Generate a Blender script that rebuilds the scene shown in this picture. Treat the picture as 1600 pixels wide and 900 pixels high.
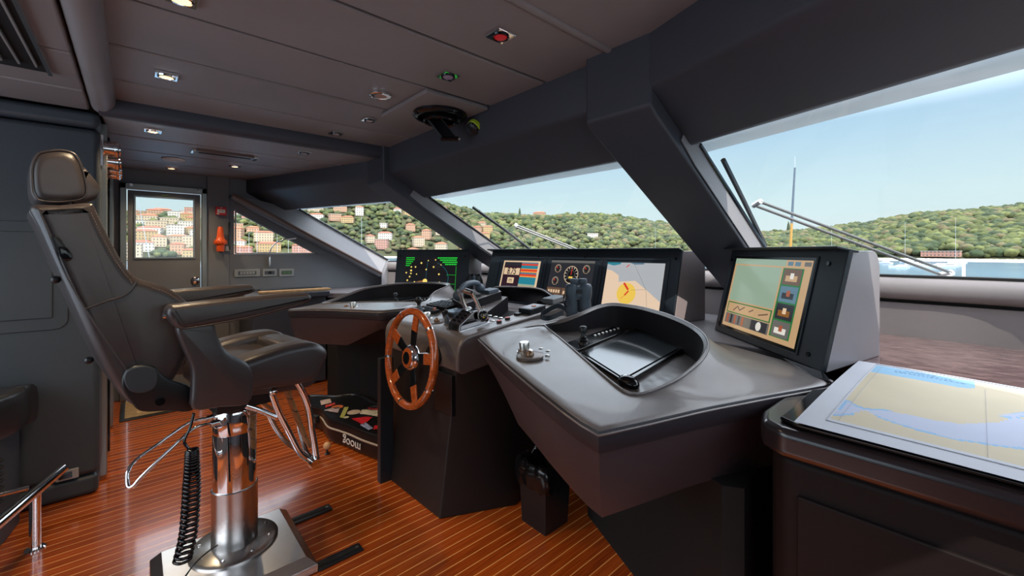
import bpy, math, random
from mathutils import Vector, Matrix, noise
random.seed(7)
PI = math.pi
V = Vector
for _o in list(bpy.data.objects):
    bpy.data.objects.remove(_o)
SC = bpy.context.scene
COL = SC.collection

# ---------------------------------------------------------------- camera
FP, CU, CV, CAMZ = 656.0, 800.0, 393.0, 1.30
YAW = math.radians(48.06)
FW = V((math.cos(YAW), math.sin(YAW), 0.0))
RT = V((math.sin(YAW), -math.cos(YAW), 0.0))
UP = V((0, 0, 1))
cam_d = bpy.data.cameras.new('camera')
cam = bpy.data.objects.new('camera', cam_d)
COL.objects.link(cam)
cam.location = (0, 0, CAMZ)
cam.rotation_euler = (PI / 2, 0, YAW - PI / 2)
cam_d.sensor_width = 36
cam_d.lens = FP / 1600 * 36
cam_d.shift_y = -(450 - CV) / 1600
cam_d.clip_start = 0.02
cam_d.clip_end = 6000
SC.camera = cam
SC.view_settings.view_transform = 'Standard'
SC.view_settings.look = 'None'
SC.view_settings.exposure = 0.0
SC.view_settings.gamma = 1.0
SC.view_settings.use_curve_mapping = False

# ---------------------------------------------------------------- world
world = bpy.data.worlds.new('world')
SC.world = world
world.use_nodes = True
nt = world.node_tree
nt.nodes.clear()
out = nt.nodes.new('ShaderNodeOutputWorld')
bg = nt.nodes.new('ShaderNodeBackground')
tc = nt.nodes.new('ShaderNodeTexCoord')
sep = nt.nodes.new('ShaderNodeSeparateXYZ')
ramp = nt.nodes.new('ShaderNodeValToRGB')
ramp.color_ramp.elements[0].position = 0.0
ramp.color_ramp.elements[0].color = (0.80, 0.92, 0.93, 1)
ramp.color_ramp.elements[1].position = 0.70
ramp.color_ramp.elements[1].color = (3.4, 3.6, 3.9, 1)
e = ramp.color_ramp.elements.new(0.10); e.color = (0.70, 0.90, 0.94, 1)
e = ramp.color_ramp.elements.new(0.24); e.color = (0.50, 0.74, 0.93, 1)
e = ramp.color_ramp.elements.new(0.42); e.color = (3.3, 3.7, 4.2, 1)
nz = nt.nodes.new('ShaderNodeTexNoise')
nz.inputs['Scale'].default_value = 5.0
nz.inputs['Detail'].default_value = 6.0
mp = nt.nodes.new('ShaderNodeMapping')
mp.inputs['Scale'].default_value = (1, 1, 3.2)
cr = nt.nodes.new('ShaderNodeValToRGB')
cr.color_ramp.elements[0].position = 0.50
cr.color_ramp.elements[0].color = (0, 0, 0, 1)
cr.color_ramp.elements[1].position = 0.66
cr.color_ramp.elements[1].color = (1, 1, 1, 1)
# clouds only stand low over the port side (world +Y)
msk = nt.nodes.new('ShaderNodeMapRange')
msk.inputs['From Min'].default_value = 0.90
msk.inputs['From Max'].default_value = 0.99
mul = nt.nodes.new('ShaderNodeMath'); mul.operation = 'MULTIPLY'
mix = nt.nodes.new('ShaderNodeMix'); mix.data_type = 'RGBA'
mix.inputs['B'].default_value = (0.95, 0.93, 0.93, 1)
L = nt.links
L.new(tc.outputs['Generated'], sep.inputs[0])
L.new(sep.outputs['Z'], ramp.inputs[0])
L.new(tc.outputs['Generated'], mp.inputs[0])
L.new(mp.outputs[0], nz.inputs['Vector'])
L.new(nz.outputs['Fac'], cr.inputs[0])
L.new(sep.outputs['Y'], msk.inputs['Value'])
L.new(cr.outputs[0], mul.inputs[0])
L.new(msk.outputs[0], mul.inputs[1])
L.new(mul.outputs[0], mix.inputs['Factor'])
L.new(ramp.outputs[0], mix.inputs['A'])
L.new(mix.outputs['Result'], bg.inputs[0])
L.new(bg.outputs[0], out.inputs[0])
bg.inputs['Strength'].default_value = 1.0

def lamp(name, kind, loc, energy, color=(1, 1, 1), **kw):
    d = bpy.data.lights.new(name, kind)
    o = bpy.data.objects.new(name, d)
    COL.objects.link(o)
    o.location = loc
    d.energy = energy
    d.color = color
    for k, v in kw.items():
        setattr(d, k, v)
    return o

def aim(o, direction):
    o.rotation_euler = V(direction).to_track_quat('-Z', 'Y').to_euler()

sun = lamp('sun', 'SUN', (0, 0, 30), 5.0, (1.0, 0.93, 0.82), angle=math.radians(0.55))
aim(sun, (0.50, 0.98, -1.0))
# added area fills standing in for daylight from unseen openings aft and starboard
fill_aft = lamp('fill_light_aft', 'AREA', (-1.52, 2.3, 1.25), 13, (0.95, 0.97, 1.0), shape='RECTANGLE', size=2.6, size_y=1.5)
aim(fill_aft, (1, 0.35, 0.12))
fill_stb = lamp('fill_light_starboard', 'AREA', (0.2, -0.86, 1.45), 3, (0.95, 0.97, 1.0), shape='RECTANGLE', size=1.9, size_y=0.7)
aim(fill_stb, (0, 1, 0.12))

# ---------------------------------------------------------------- helpers
def lin(c):
    c = c / 255.0
    return c / 12.92 if c <= 0.04045 else ((c + 0.055) / 1.055) ** 2.4
def rgb(r, g, b):
    return (lin(r), lin(g), lin(b), 1.0)

def ray(u, v):
    return FW + RT * ((u - CU) / FP) + UP * ((CV - v) / FP)
def at(u, v, t):
    return V((0, 0, CAMZ)) + ray(u, v) * t
def pz(u, v, z):
    return at(u, v, (z - CAMZ) / ray(u, v).z)
def pxx(u, v, x):
    return at(u, v, x / ray(u, v).x)
def pyy(u, v, y):
    return at(u, v, y / ray(u, v).y)
def ppl(u, v, P, N):
    r = ray(u, v)
    c = V((0, 0, CAMZ))
    return at(u, v, (V(P) - c).dot(V(N)) / r.dot(V(N)))

def mat(name, col, rough=0.5, metal=0.0, bump=0.0, bscale=300.0, var=0.0, vscale=4.0, emit=None, estr=0.0, coat=0.0, spec=0.5, var_col=None, stretch=(1, 1, 1)):
    m = bpy.data.materials.new(name)
    m.use_nodes = True
    n = m.node_tree
    b = n.nodes['Principled BSDF']
    b.inputs['Base Color'].default_value = col
    b.inputs['Roughness'].default_value = rough
    b.inputs['Metallic'].default_value = metal
    b.inputs['Specular IOR Level'].default_value = spec
    b.inputs['Coat Weight'].default_value = coat
    b.inputs['Coat Roughness'].default_value = 0.06
    t = n.nodes.new('ShaderNodeTexCoord')
    mpp = n.nodes.new('ShaderNodeMapping')
    mpp.inputs['Scale'].default_value = stretch
    n.links.new(t.outputs['Object'], mpp.inputs[0])
    nz = n.nodes.new('ShaderNodeTexNoise')
    nz.inputs['Scale'].default_value = vscale
    nz.inputs['Detail'].default_value = 5
    n.links.new(mpp.outputs[0], nz.inputs['Vector'])
    r = n.nodes.new('ShaderNodeValToRGB')
    vv = max(var, 0.03)
    c2 = var_col or tuple(min(1, c * (1 + vv)) for c in col[:3]) + (1,)
    c1 = col if var_col else tuple(c * (1 - vv) for c in col[:3]) + (1,)
    r.color_ramp.elements[0].position = 0.35
    r.color_ramp.elements[1].position = 0.65
    r.color_ramp.elements[0].color = c1
    r.color_ramp.elements[1].color = c2
    n.links.new(nz.outputs['Fac'], r.inputs[0])
    n.links.new(r.outputs[0], b.inputs['Base Color'])
    if bump:
        nb = n.nodes.new('ShaderNodeTexVoronoi' if bump > 0 else 'ShaderNodeTexNoise')
        nb.inputs['Scale'].default_value = bscale
        n.links.new(mpp.outputs[0], nb.inputs['Vector'])
        bp = n.nodes.new('ShaderNodeBump')
        bp.inputs['Strength'].default_value = abs(bump)
        bp.inputs['Distance'].default_value = 0.001
        n.links.new(nb.outputs[0], bp.inputs['Height'])
        n.links.new(bp.outputs[0], b.inputs['Normal'])
    if emit:
        b.inputs['Emission Color'].default_value = emit
        b.inputs['Emission Strength'].default_value = estr
    return m

def emis(name, col, s=1.0):
    # a self-lit screen pixel colour with a glossy front
    m = mat(name, (0.01, 0.01, 0.01, 1), 0.12, emit=col, estr=s)
    return m

class MB:
    def __init__(s, M=None):
        s.v = []; s.f = []; s.mi = []; s.M = M or Matrix.Identity(4); s.cur = 0
    def add(s, pts, faces):
        o = len(s.v)
        s.v += [s.M @ V(p) for p in pts]
        for f in faces:
            s.f.append([o + i for i in f]); s.mi.append(s.cur)
        return s
    def box(s, lo, hi):
        (x0, y0, z0), (x1, y1, z1) = lo, hi
        p = [(x0, y0, z0), (x1, y0, z0), (x1, y1, z0), (x0, y1, z0), (x0, y0, z1), (x1, y0, z1), (x1, y1, z1), (x0, y1, z1)]
        return s.add(p, [(0, 3, 2, 1), (4, 5, 6, 7), (0, 1, 5, 4), (1, 2, 6, 5), (2, 3, 7, 6), (3, 0, 4, 7)])
    def cbox(s, c, sz, R=None):
        h = [q / 2 for q in sz]
        p = [V((i * h[0], j * h[1], k * h[2])) for k in (-1, 1) for (i, j) in ((-1, -1), (1, -1), (1, 1), (-1, 1))]
        if R is not None:
            p = [R @ q for q in p]
        p = [V(c) + q for q in p]
        return s.add(p, [(0, 3, 2, 1), (4, 5, 6, 7), (0, 1, 5, 4), (1, 2, 6, 5), (2, 3, 7, 6), (3, 0, 4, 7)])
    def prism(s, poly, ext):
        n = len(poly); e = V(ext)
        a = [V(p) for p in poly]; b = [q + e for q in a]
        return s.add(a + b, [list(range(n))[::-1], list(range(n, 2 * n))] + [(i, (i + 1) % n, n + (i + 1) % n, n + i) for i in range(n)])
    def loft(s, rings, cap=True, closed=False):
        n = len(rings[0]); pts = [q for r in rings for q in r]; m = len(rings)
        fs = []
        for k in range(m if closed else m - 1):
            k2 = (k + 1) % m
            for i in range(n):
                j = (i + 1) % n
                fs.append((k * n + i, k * n + j, k2 * n + j, k2 * n + i))
        if cap and not closed:
            fs.append(tuple(range(n))[::-1]); fs.append(tuple(range((m - 1) * n, m * n)))
        return s.add(pts, fs)
    def grid(s, rows):
        n = len(rows[0]); pts = [q for r in rows for q in r]
        return s.add(pts, [(k * n + i, k * n + i + 1, (k + 1) * n + i + 1, (k + 1) * n + i) for k in range(len(rows) - 1) for i in range(n - 1)])
    def tube(s, path, r, seg=10, closed=False, cap=True):
        P = [V(p) for p in path]; n = len(P); rings = []
        rr = r if isinstance(r, (list, tuple)) else [r] * n
        prev = None
        for i in range(n):
            if closed: t = P[(i + 1) % n] - P[i - 1]
            else: t = P[min(i + 1, n - 1)] - P[max(i - 1, 0)]
            t.normalize()
            if prev is None:
                a = t.cross(V((0, 0, 1)))
                if a.length < 0.1: a = t.cross(V((1, 0, 0)))
            else:
                a = prev - t * prev.dot(t)
            a.normalize(); prev = a; b = t.cross(a)
            rings.append([P[i] + (a * math.cos(2 * PI * k / seg) + b * math.sin(2 * PI * k / seg)) * rr[i] for k in range(seg)])
        return s.loft(rings, cap, closed)
    def cyl(s, p0, p1, r, seg=24, r2=None):
        return s.tube([p0, p1], [r, r if r2 is None else r2], seg)
    def lathe(s, prof, c=(0, 0, 0), axis=(0, 0, 1), seg=28):
        q = V((0, 0, 1)).rotation_difference(V(axis).normalized()).to_matrix()
        rings = [[V(c) + q @ V((r * math.cos(2 * PI * k / seg), r * math.sin(2 * PI * k / seg), z)) for k in range(seg)] for r, z in prof]
        return s.loft(rings, True)
    def sphere(s, c, r, seg=16, rings=10, sc=(1, 1, 1)):
        R = []
        for i in range(rings + 1):
            th = PI * i / rings
            rr = max(math.sin(th), 0.001)
            R.append([V(c) + V((sc[0] * r * rr * math.cos(2 * PI * k / seg), sc[1] * r * rr * math.sin(2 * PI * k / seg), -sc[2] * r * math.cos(th))) for k in range(seg)])
        return s.loft(R, True)
    def build(s, name, m=None, parent=None, bevel=0.0, seg=2, angle=38, smooth=True, sub=0, flip=False, origin=None):
        me = bpy.data.meshes.new(name)
        if parent is not None:
            O = V(parent.get('_o', (0, 0, 0)))
            if parent.get('_local'): O = V((0, 0, 0))
        else:
            if origin is None:
                xs = [p.x for p in s.v]; ys = [p.y for p in s.v]; zs = [p.z for p in s.v]
                O = V(((min(xs) + max(xs)) / 2, (min(ys) + max(ys)) / 2, min(zs)))
            else: O = V(origin)
        me.from_pydata([tuple(p - O) for p in s.v], [], [tuple(f) for f in s.f])
        me.validate()
        import bmesh
        bm = bmesh.new(); bm.from_mesh(me)
        bmesh.ops.recalc_face_normals(bm, faces=bm.faces)
        bm.to_mesh(me); bm.free()
        ms = m if isinstance(m, (list, tuple)) else [m]
        for q in ms:
            if q: me.materials.append(q)
        if len(ms) > 1 and len(me.polygons) == len(s.mi):
            for p, i in zip(me.polygons, s.mi): p.material_index = i
        if smooth:
            me.shade_smooth(); me.set_sharp_from_angle(angle=math.radians(angle))
        o = bpy.data.objects.new(name, me)
        COL.objects.link(o)
        if parent is not None:
            o.parent = parent
            o['_o'] = list(parent.get('_o', (0, 0, 0)))
            if parent.get('_local'): o['_local'] = 1
        else:
            o.location = O; o['_o'] = list(O)
        if bevel:
            b = o.modifiers.new('bevel', 'BEVEL'); b.width = bevel; b.segments = seg; b.limit_method = 'ANGLE'; b.angle_limit = math.radians(30)
            b.harden_normals = True
        if sub:
            q = o.modifiers.new('subsurf', 'SUBSURF'); q.levels = sub; q.render_levels = sub
        return o

def tag(o, label, cat, group=None, kind=None):
    o['label'] = label; o['category'] = cat
    if group: o['group'] = group
    if kind: o['kind'] = kind
    return o
def thing(name, loc, label, cat, group=None, local=False):
    o = bpy.data.objects.new(name, None); COL.objects.link(o)
    o.empty_display_size = 0.05
    o.location = loc; o['_o'] = list(V(loc))
    if local: o['_local'] = 1
    return tag(o, label, cat, group)
def struct(o):
    o['kind'] = 'structure'; return o
KIDS = {}
def copy_tree(o, parent=None):
    c = o.copy(); COL.objects.link(c)
    if parent is not None: c.parent = parent
    for ch in [q for q in COL.objects if q.parent == o]:
        copy_tree(ch, c)
    return c
def smooth_loop(pts, n, closed=True):
    P = [V(p) for p in pts]; m = len(P); outp = []
    if closed:
        segs = m
    else: segs = m - 1
    for i in range(segs):
        p0 = P[(i - 1) % m] if closed else P[max(i - 1, 0)]
        p1 = P[i]; p2 = P[(i + 1) % m]
        p3 = P[(i + 2) % m] if closed else P[min(i + 2, m - 1)]
        for k in range(n):
            t = k / n
            outp.append(0.5 * ((2 * p1) + (p2 - p0) * t + (2 * p0 - 5 * p1 + 4 * p2 - p3) * t * t + (3 * p1 - p0 - 3 * p2 + p3) * t ** 3))
    if not closed: outp.append(P[-1])
    return outp
def pillow(mb, prof, y0, y1, rnd, n=5, shrink=None, scale=False):
    # prof: list of (x,z); a cushion-like solid between y0 and y1 with rounded ends
    cx = sum(p[0] for p in prof) / len(prof); cz = sum(p[1] for p in prof) / len(prof)
    w = max(max(abs(p[0] - cx) for p in prof), max(abs(p[1] - cz) for p in prof))
    rings = []
    steps = [k / n for k in range(n + 1)]
    seq = [(y0 + rnd * (1 - math.cos(PI / 2 * s_)), rnd * (1 - math.sin(PI / 2 * s_))) for s_ in steps]
    seq += [(y1 - (q - y0), ins) for q, ins in reversed(seq)]
    m = len(prof)
    # inward offset by per-vertex normals
    nrm = []
    area = sum(prof[i][0] * prof[(i + 1) % m][1] - prof[(i + 1) % m][0] * prof[i][1] for i in range(m))
    sg = 1 if area > 0 else -1
    for i in range(m):
        a = V((prof[i][0] - prof[i - 1][0], prof[i][1] - prof[i - 1][1])); b = V((prof[(i + 1) % m][0] - prof[i][0], prof[(i + 1) % m][1] - prof[i][1]))
        a.normalize(); b.normalize(); t = (a + b)
        if t.length < 1e-6: t = a
        t.normalize(); nrm.append((-t.y * sg, t.x * sg))
    if scale:
        for y, ins in seq:
            k_ = 1 - ins / w
            rings.append([V((cx + (p[0] - cx) * k_, y, cz + (p[1] - cz) * k_)) for p in prof])
        yy0, yy1 = rings[0][0].y, rings[-1][0].y
        rings = [[V((cx + (q.x - cx) * f_, yy0, cz + (q.z - cz) * f_)) for q in rings[0]] for f_ in (.3, .7, .92)] + rings + [[V((cx + (q.x - cx) * f_, yy1, cz + (q.z - cz) * f_)) for q in rings[-1]] for f_ in (.92, .7, .3)]
        seq = []
    for y, ins in seq:
        rings.append([V((p[0] + nn[0] * ins, y, p[1] + nn[1] * ins)) for p, nn in zip(prof, nrm)])
    mb.loft(rings, True)
    return mb

def text_mesh(txt, size, M, name, m, parent, ext=0.0006, align='CENTER', bold=0.0):
    c = bpy.data.curves.new(name, 'FONT'); c.offset = bold; c.body = txt; c.size = size; c.extrude = ext; c.align_x = align; c.align_y = 'CENTER'; c.resolution_u = 3
    t = bpy.data.objects.new(name, c); COL.objects.link(t)
    bpy.context.view_layer.update()
    me = bpy.data.meshes.new_from_object(t.evaluated_get(bpy.context.evaluated_depsgraph_get()))
    COL.objects.unlink(t); bpy.data.objects.remove(t); bpy.data.curves.remove(c)
    O = V(parent.get('_o', (0, 0, 0))) if parent is not None and not parent.get('_local') else V((0, 0, 0))
    me.transform(Matrix.Translation(-O) @ M)
    me.name = name
    me.materials.clear(); me.materials.append(m)
    o = bpy.data.objects.new(name, me); COL.objects.link(o)
    if parent is not None:
        o.parent = parent; o['_o'] = list(parent.get('_o', (0, 0, 0)))
        if parent.get('_local'): o['_local'] = 1
    return o
def frame(o, x, y):
    x = V(x).normalized(); z = x.cross(V(y)).normalized(); y = z.cross(x)
    return Matrix(((x.x, y.x, z.x, o[0]), (x.y, y.y, z.y, o[1]), (x.z, y.z, z.z, o[2]), (0, 0, 0, 1)))

# ---------------------------------------------------------------- materials
LEATHER = mat('leather_panel_grey', rgb(142, 135, 134), 0.42, bump=0.25, bscale=900, var=0.06, vscale=3)
LEATHER_D = mat('leather_header_slate', rgb(60, 62, 70), 0.5, bump=0.25, bscale=900, var=0.05, vscale=3)
LEATHER_W = mat('wall_leather_slate', rgb(116, 119, 125), 0.55, bump=0.2, bscale=900, var=0.05, vscale=3)
LEATHER_POD = mat('leather_console_brown_black', rgb(108, 100, 99), 0.28, bump=0.25, bscale=1100, var=0.14, vscale=5, spec=1.0, coat=0.25)
LEATHER_CH = mat('leather_chair_charcoal', rgb(62, 56, 57), 0.30, bump=0.18, bscale=900, var=0.08, vscale=6, spec=0.8)
STITCH = mat('stitch_thread_grey', rgb(120, 105, 100), 0.7)
RECESS_SHADE = mat('recess_shade_black', rgb(24, 21, 26), 0.6, bump=0.2, spec=0.25)  # near-black colour holds the shade inside the hoods and recesses
LIP = mat('console_lip_dark', rgb(44, 39, 44), 0.4, bump=0.2)
FRONTW = mat('front_wall_warm_grey', rgb(112, 106, 106), 0.55, bump=0.2, bscale=900)
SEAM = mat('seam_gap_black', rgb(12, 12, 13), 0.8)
BLACKP = mat('plastic_black', rgb(24, 26, 29), 0.35)
BLACKG = mat('plastic_gloss_black', rgb(14, 15, 18), 0.12)
BLUEBLK = mat('bezel_blue_black', rgb(28, 36, 44), 0.38)
RUBBER = mat('rubber_slate', rgb(82, 94, 106), 0.5, bump=0.1)
CHROME = mat('chrome', (0.86, 0.86, 0.87, 1), 0.05, 1.0)
STEEL = mat('brushed_steel', (0.62, 0.61, 0.60, 1), 0.26, 1.0, bump=-0.15, bscale=60, stretch=(1, 1, 30))
NICKEL = mat('satin_nickel', (0.70, 0.67, 0.63, 1), 0.3, 1.0)
ALUP = mat('plate_silver_grey', rgb(170, 168, 165), 0.4, 0.4)
WHITEP = mat('paint_gloss_white', rgb(235, 235, 232), 0.2)
WOODRIM = mat('varnished_mahogany', rgb(172, 82, 32), 0.15, coat=1.0, var=0.3, vscale=30, stretch=(1, 1, 6))
ORANGE = mat('plastic_orange', rgb(235, 92, 32), 0.4)
RED = mat('plastic_red', rgb(200, 28, 34), 0.4)
PAPER = mat('chart_paper', rgb(184, 186, 194), 0.7)
# ================================================================ ROOM SHELL
# ---- floor: varnished strips with pale caulking lines running fore and aft
FLOORM = bpy.data.materials.new('floor_varnished_planks'); FLOORM.use_nodes = True
n = FLOORM.node_tree; b = n.nodes['Principled BSDF']
t = n.nodes.new('ShaderNodeTexCoord'); sp = n.nodes.new('ShaderNodeSeparateXYZ'); n.links.new(t.outputs['Object'], sp.inputs[0])
dv = n.nodes.new('ShaderNodeMath'); dv.operation = 'DIVIDE'; dv.inputs[1].default_value = 0.0515; n.links.new(sp.outputs['Y'], dv.inputs[0])
fr = n.nodes.new('ShaderNodeMath'); fr.operation = 'FRACT'; n.links.new(dv.outputs[0], fr.inputs[0])
lt = n.nodes.new('ShaderNodeMath'); lt.operation = 'LESS_THAN'; lt.inputs[1].default_value = 0.075; n.links.new(fr.outputs[0], lt.inputs[0])
fl = n.nodes.new('ShaderNodeMath'); fl.operation = 'FLOOR'; n.links.new(dv.outputs[0], fl.inputs[0])
wn = n.nodes.new('ShaderNodeTexWhiteNoise'); wn.noise_dimensions = '1D'; n.links.new(fl.outputs[0], wn.inputs['W'])
mp = n.nodes.new('ShaderNodeMapping'); mp.inputs['Scale'].default_value = (2, 40, 1); n.links.new(t.outputs['Object'], mp.inputs[0])
gr = n.nodes.new('ShaderNodeTexNoise'); gr.inputs['Scale'].default_value = 3; gr.inputs['Detail'].default_value = 8; n.links.new(mp.outputs[0], gr.inputs['Vector'])
ad = n.nodes.new('ShaderNodeMath'); ad.operation = 'MULTIPLY_ADD'; ad.inputs[1].default_value = 0.30; n.links.new(wn.outputs['Value'], ad.inputs[0]); n.links.new(gr.outputs['Fac'], ad.inputs[2])
rp = n.nodes.new('ShaderNodeValToRGB'); rp.color_ramp.elements[0].position = 0.35; rp.color_ramp.elements[1].position = 0.95
rp.color_ramp.elements[0].color = rgb(128, 50, 15); rp.color_ramp.elements[1].color = rgb(190, 88, 30)
n.links.new(ad.outputs[0], rp.inputs[0])
mx = n.nodes.new('ShaderNodeMix'); mx.data_type = 'RGBA'; mx.inputs['B'].default_value = rgb(238, 172, 96)
n.links.new(lt.outputs[0], mx.inputs['Factor']); n.links.new(rp.outputs[0], mx.inputs['A']); n.links.new(mx.outputs['Result'], b.inputs['Base Color'])
b.inputs['Roughness'].default_value = 0.22; b.inputs['Coat Weight'].default_value = 0.7; b.inputs['Coat Roughness'].default_value = 0.08
struct(MB().box((-1.6, -0.95, -0.05), (3.0, 5.05, 0.0)).build('floor', FLOORM, smooth=False, origin=(0, 0.012, 0)))

# ---- ceiling: padded panels with seams
m = MB(); g = 0.009
ys = [-0.95, -0.3, 0.15, 0.58, 0.985]
def slab(x0, x1, y0, y1, z, th=0.05):
    m.box((x0 + g, y0 + g, z), (x1 - g, y1 - g, z + th))
for a, b_ in zip([1.0, 1.38, 1.81, 2.24, 2.69], [1.38, 1.81, 2.24, 2.69, 3.05]):
    slab(-0.10, 1.62, a, b_, 2.10)
for a, b_ in zip(ys[:-1], ys[1:]):
    slab(-0.10, 1.62, a, b_, 2.10)
for a, b_ in zip([3.05, 3.59, 4.07, 4.53], [3.59, 4.07, 4.53, 5.02]):
    slab(-0.14, 1.62, a, b_, 2.03)
# lower aft ceiling
for a, b_ in zip([-0.95, 0.0, 0.75, 1.28, 1.75, 2.30, 2.80], [0.0, 0.75, 1.28, 1.75, 2.30, 2.80, 3.17]):
    slab(-1.6, -0.17, a, b_, 2.05)
m.box((-1.6, -0.95, 2.165), (1.62, 5.05, 2.2))
CE = struct(m.build('ceiling', LEATHER, bevel=0.008, seg=2))
# rounded step between the main and the rear ceiling
m = MB()
rings = []
for x in (-0.14, 1.45):
    rings.append([V((x, 3.05, 2.12)), V((x, 3.045, 2.06)), V((x, 3.05, 2.035)), V((x, 3.065, 2.022)), V((x, 3.09, 2.018)), V((x, 3.12, 2.02)), V((x, 3.12, 2.12))])
m.loft(rings)
struct(m.build('trim_1', LEATHER_D, angle=60))
# padded roll along the aft edge of the main ceiling
m = MB(); rings = []
for y in (-0.95, 3.11):
    rings.append([V((-0.125 + 0.05 * math.cos(a), y, 2.09 + 0.06 * math.sin(a))) for a in [PI * k / 12 + PI for k in range(13)]] + [V((-0.075, y, 2.15)), V((-0.175, y, 2.15))])
m.loft(rings)
struct(m.build('trim_2', LEATHER, angle=60))
# longitudinal piping near the starboard panel seam
m = MB(); rings = []
for x in (-0.07, 1.5):
    rings.append([V((x, 0.985 + 0.016 * math.cos(a), 2.10 + 0.012 * math.sin(a))) for a in [2 * PI * k / 12 for k in range(12)]])
m.loft(rings)
struct(m.build('trim_3', LEATHER, angle=70))

# ---- windscreen header (upper front wall), straight in the middle and swept back at the sides
def hx(y):
    if y < 0.95: return 1.45 - 0.33 * (0.95 - y)
    if y > 3.17: return 1.45 - 0.33 * (y - 3.17)
    return 1.45
def header(y0, y1, k, name):
    m = MB(); rings = []
    for i in range(k + 1):
        y = y0 + (y1 - y0) * i / k; x = hx(y)
        rings.append([V((x, y, 2.17)), V((x, y, 1.915)), V((x + 0.008, y, 1.898)), V((x + 0.022, y, 1.887)), V((x + 0.29, y, 1.742)), V((x + 0.31, y, 1.738)), V((x + 0.335, y, 1.75)), V((x + 0.34, y, 1.78)), V((x + 0.34, y, 2.17))])
    m.loft(rings)
    return struct(m.build(name, LEATHER_D, angle=50))
header(-1.2, 0.82, 4, 'wall_front_header_starboard')
header(1.08, 3.04, 2, 'wall_front_header_centre')
header(3.30, 5.03, 4, 'wall_front_header_port')

# ---- raked mullions
def mullion(y0, y1, name):
    prof = [(1.40, 2.14), (1.40, 1.835), (1.43, 1.81), (2.90, 1.01), (2.98, 1.12), (2.87, 1.172), (1.80, 1.748), (1.7, 2.14)]
    m = MB().prism([(x, y0, z) for x, z in prof], (0, y1 - y0, 0))
    return struct(m.build(name, LEATHER_D, bevel=0.012, seg=3))
REVEAL = mat('window_reveal_lit_grey', rgb(132, 130, 133), 0.55, bump=0.2, bscale=900)  # lighter grey: window light on the mullion sides is put into the colour
def lit_side_strip(y, name):
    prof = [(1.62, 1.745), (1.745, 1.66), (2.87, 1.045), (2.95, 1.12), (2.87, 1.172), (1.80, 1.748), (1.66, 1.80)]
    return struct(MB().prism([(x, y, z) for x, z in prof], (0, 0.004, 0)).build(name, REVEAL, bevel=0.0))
lit_side_strip(0.793, 'trim_21'); lit_side_strip(3.013, 'trim_22')
mullion(0.80, 1.10, 'trim_4')
mullion(3.02, 3.32, 'trim_5')

# ---- sill line, wall below, sill roll
SILL = [(2.34, 4.97), (2.55, 4.62), (2.72, 4.16), (2.82, 3.80), (2.87, 3.3), (2.90, 2.06), (2.88, 0.9), (2.84, 0.3), (2.80, -0.15), (2.62, -0.55), (2.2, -0.93)]
SILLS = smooth_loop([(x, y, 0) for x, y in SILL], 4, closed=False)
def swept(prof, name, mt, angle=50, path=SILLS, par=None):
    m = MB(); rings = []
    for i, p in enumerate(path):
        tt = (path[min(i + 1, len(path) - 1)] - path[max(i - 1, 0)]).normalized()
        nn = V((-tt.y, tt.x, 0))          # points outboard / forward
        if nn.x < 0: nn = -nn
        rings.append([p + nn * a + V((0, 0, z)) for a, z in prof])
    m.loft(rings)
    return m.build(name, mt, par, angle=angle)
struct(swept([(0.0, 0.0), (0.0, 1.045), (0.08, 1.045), (0.08, 0.0)], 'wall_front', FRONTW))
struct(swept([(0.02, 1.045), (0.02, 1.062), (0.08, 1.062), (0.08, 1.045)], 'trim_6', SEAM))
struct(swept([(0.005, 1.062), (-0.028, 1.075), (-0.038, 1.10), (-0.034, 1.135), (-0.012, 1.160), (0.03, 1.172), (0.10, 1.172), (0.10, 1.062)], 'trim_7', FRONTW, 60))
struct(swept([(0.02, 1.172), (0.02, 1.182), (0.10, 1.182), (0.10, 1.172)], 'trim_8', SEAM))

# ---- port side wall with door opening and triangular window
DX0, DX1, DZ1 = -0.095, 0.52, 2.03
door_l = pyy(187, 300, 5.0); door_r = pyy(323, 300, 5.0)
DX0, DX1 = door_l.x, door_r.x
DTOP = pyy(250, 290, 5.0).z
m = MB()
m.box((-1.6, 5.0, 0), (DX0, 5.08, 2.17))
m.box((DX0, 5.0, DTOP), (DX1, 5.08, 2.17))
m.box((DX1, 4.985, 0), (0.70, 5.08, 2.17))
W1 = pyy(366, 328, 5.0); W2 = pyy(366, 397, 5.0); W3 = pyy(496, 397, 5.0)
E1 = pyy(330, 286, 5.0); E2 = pyy(550, 400, 5.0)
pl = [(0.70, W2.z), (W1.x, W2.z), (W1.x, W1.z), (W3.x, W3.z), (E2.x + 0.02, W3.z), (1.20, 1.80), (1.20, 2.17), (0.70, 2.17)]
m.prism([(x, 5.0, z) for x, z in pl], (0, 0.08, 0))
pl = [(0.70, 0), (2.4, 0), (2.4, 1.17), (E2.x + 0.02, W3.z), (0.70, W2.z)]
m.prism([(x, 5.0, z) for x, z in pl], (0, 0.08, 0))
struct(m.build('wall_port', LEATHER_W, bevel=0.006, seg=2))
# frame of the triangular window
m = MB()
tri = [W1 + V((0.01, -0.004, -0.014)), W2 + V((0.01, -0.004, 0.008)), W3 + V((-0.03, -0.004, 0.008))]
for a_, b_ in ((0, 1), (1, 2), (2, 0)):
    m.tube([tri[a_], tri[b_]], 0.007, 8)
fr_ = m.build('window_2', ALUP)
struct(fr_)
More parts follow.
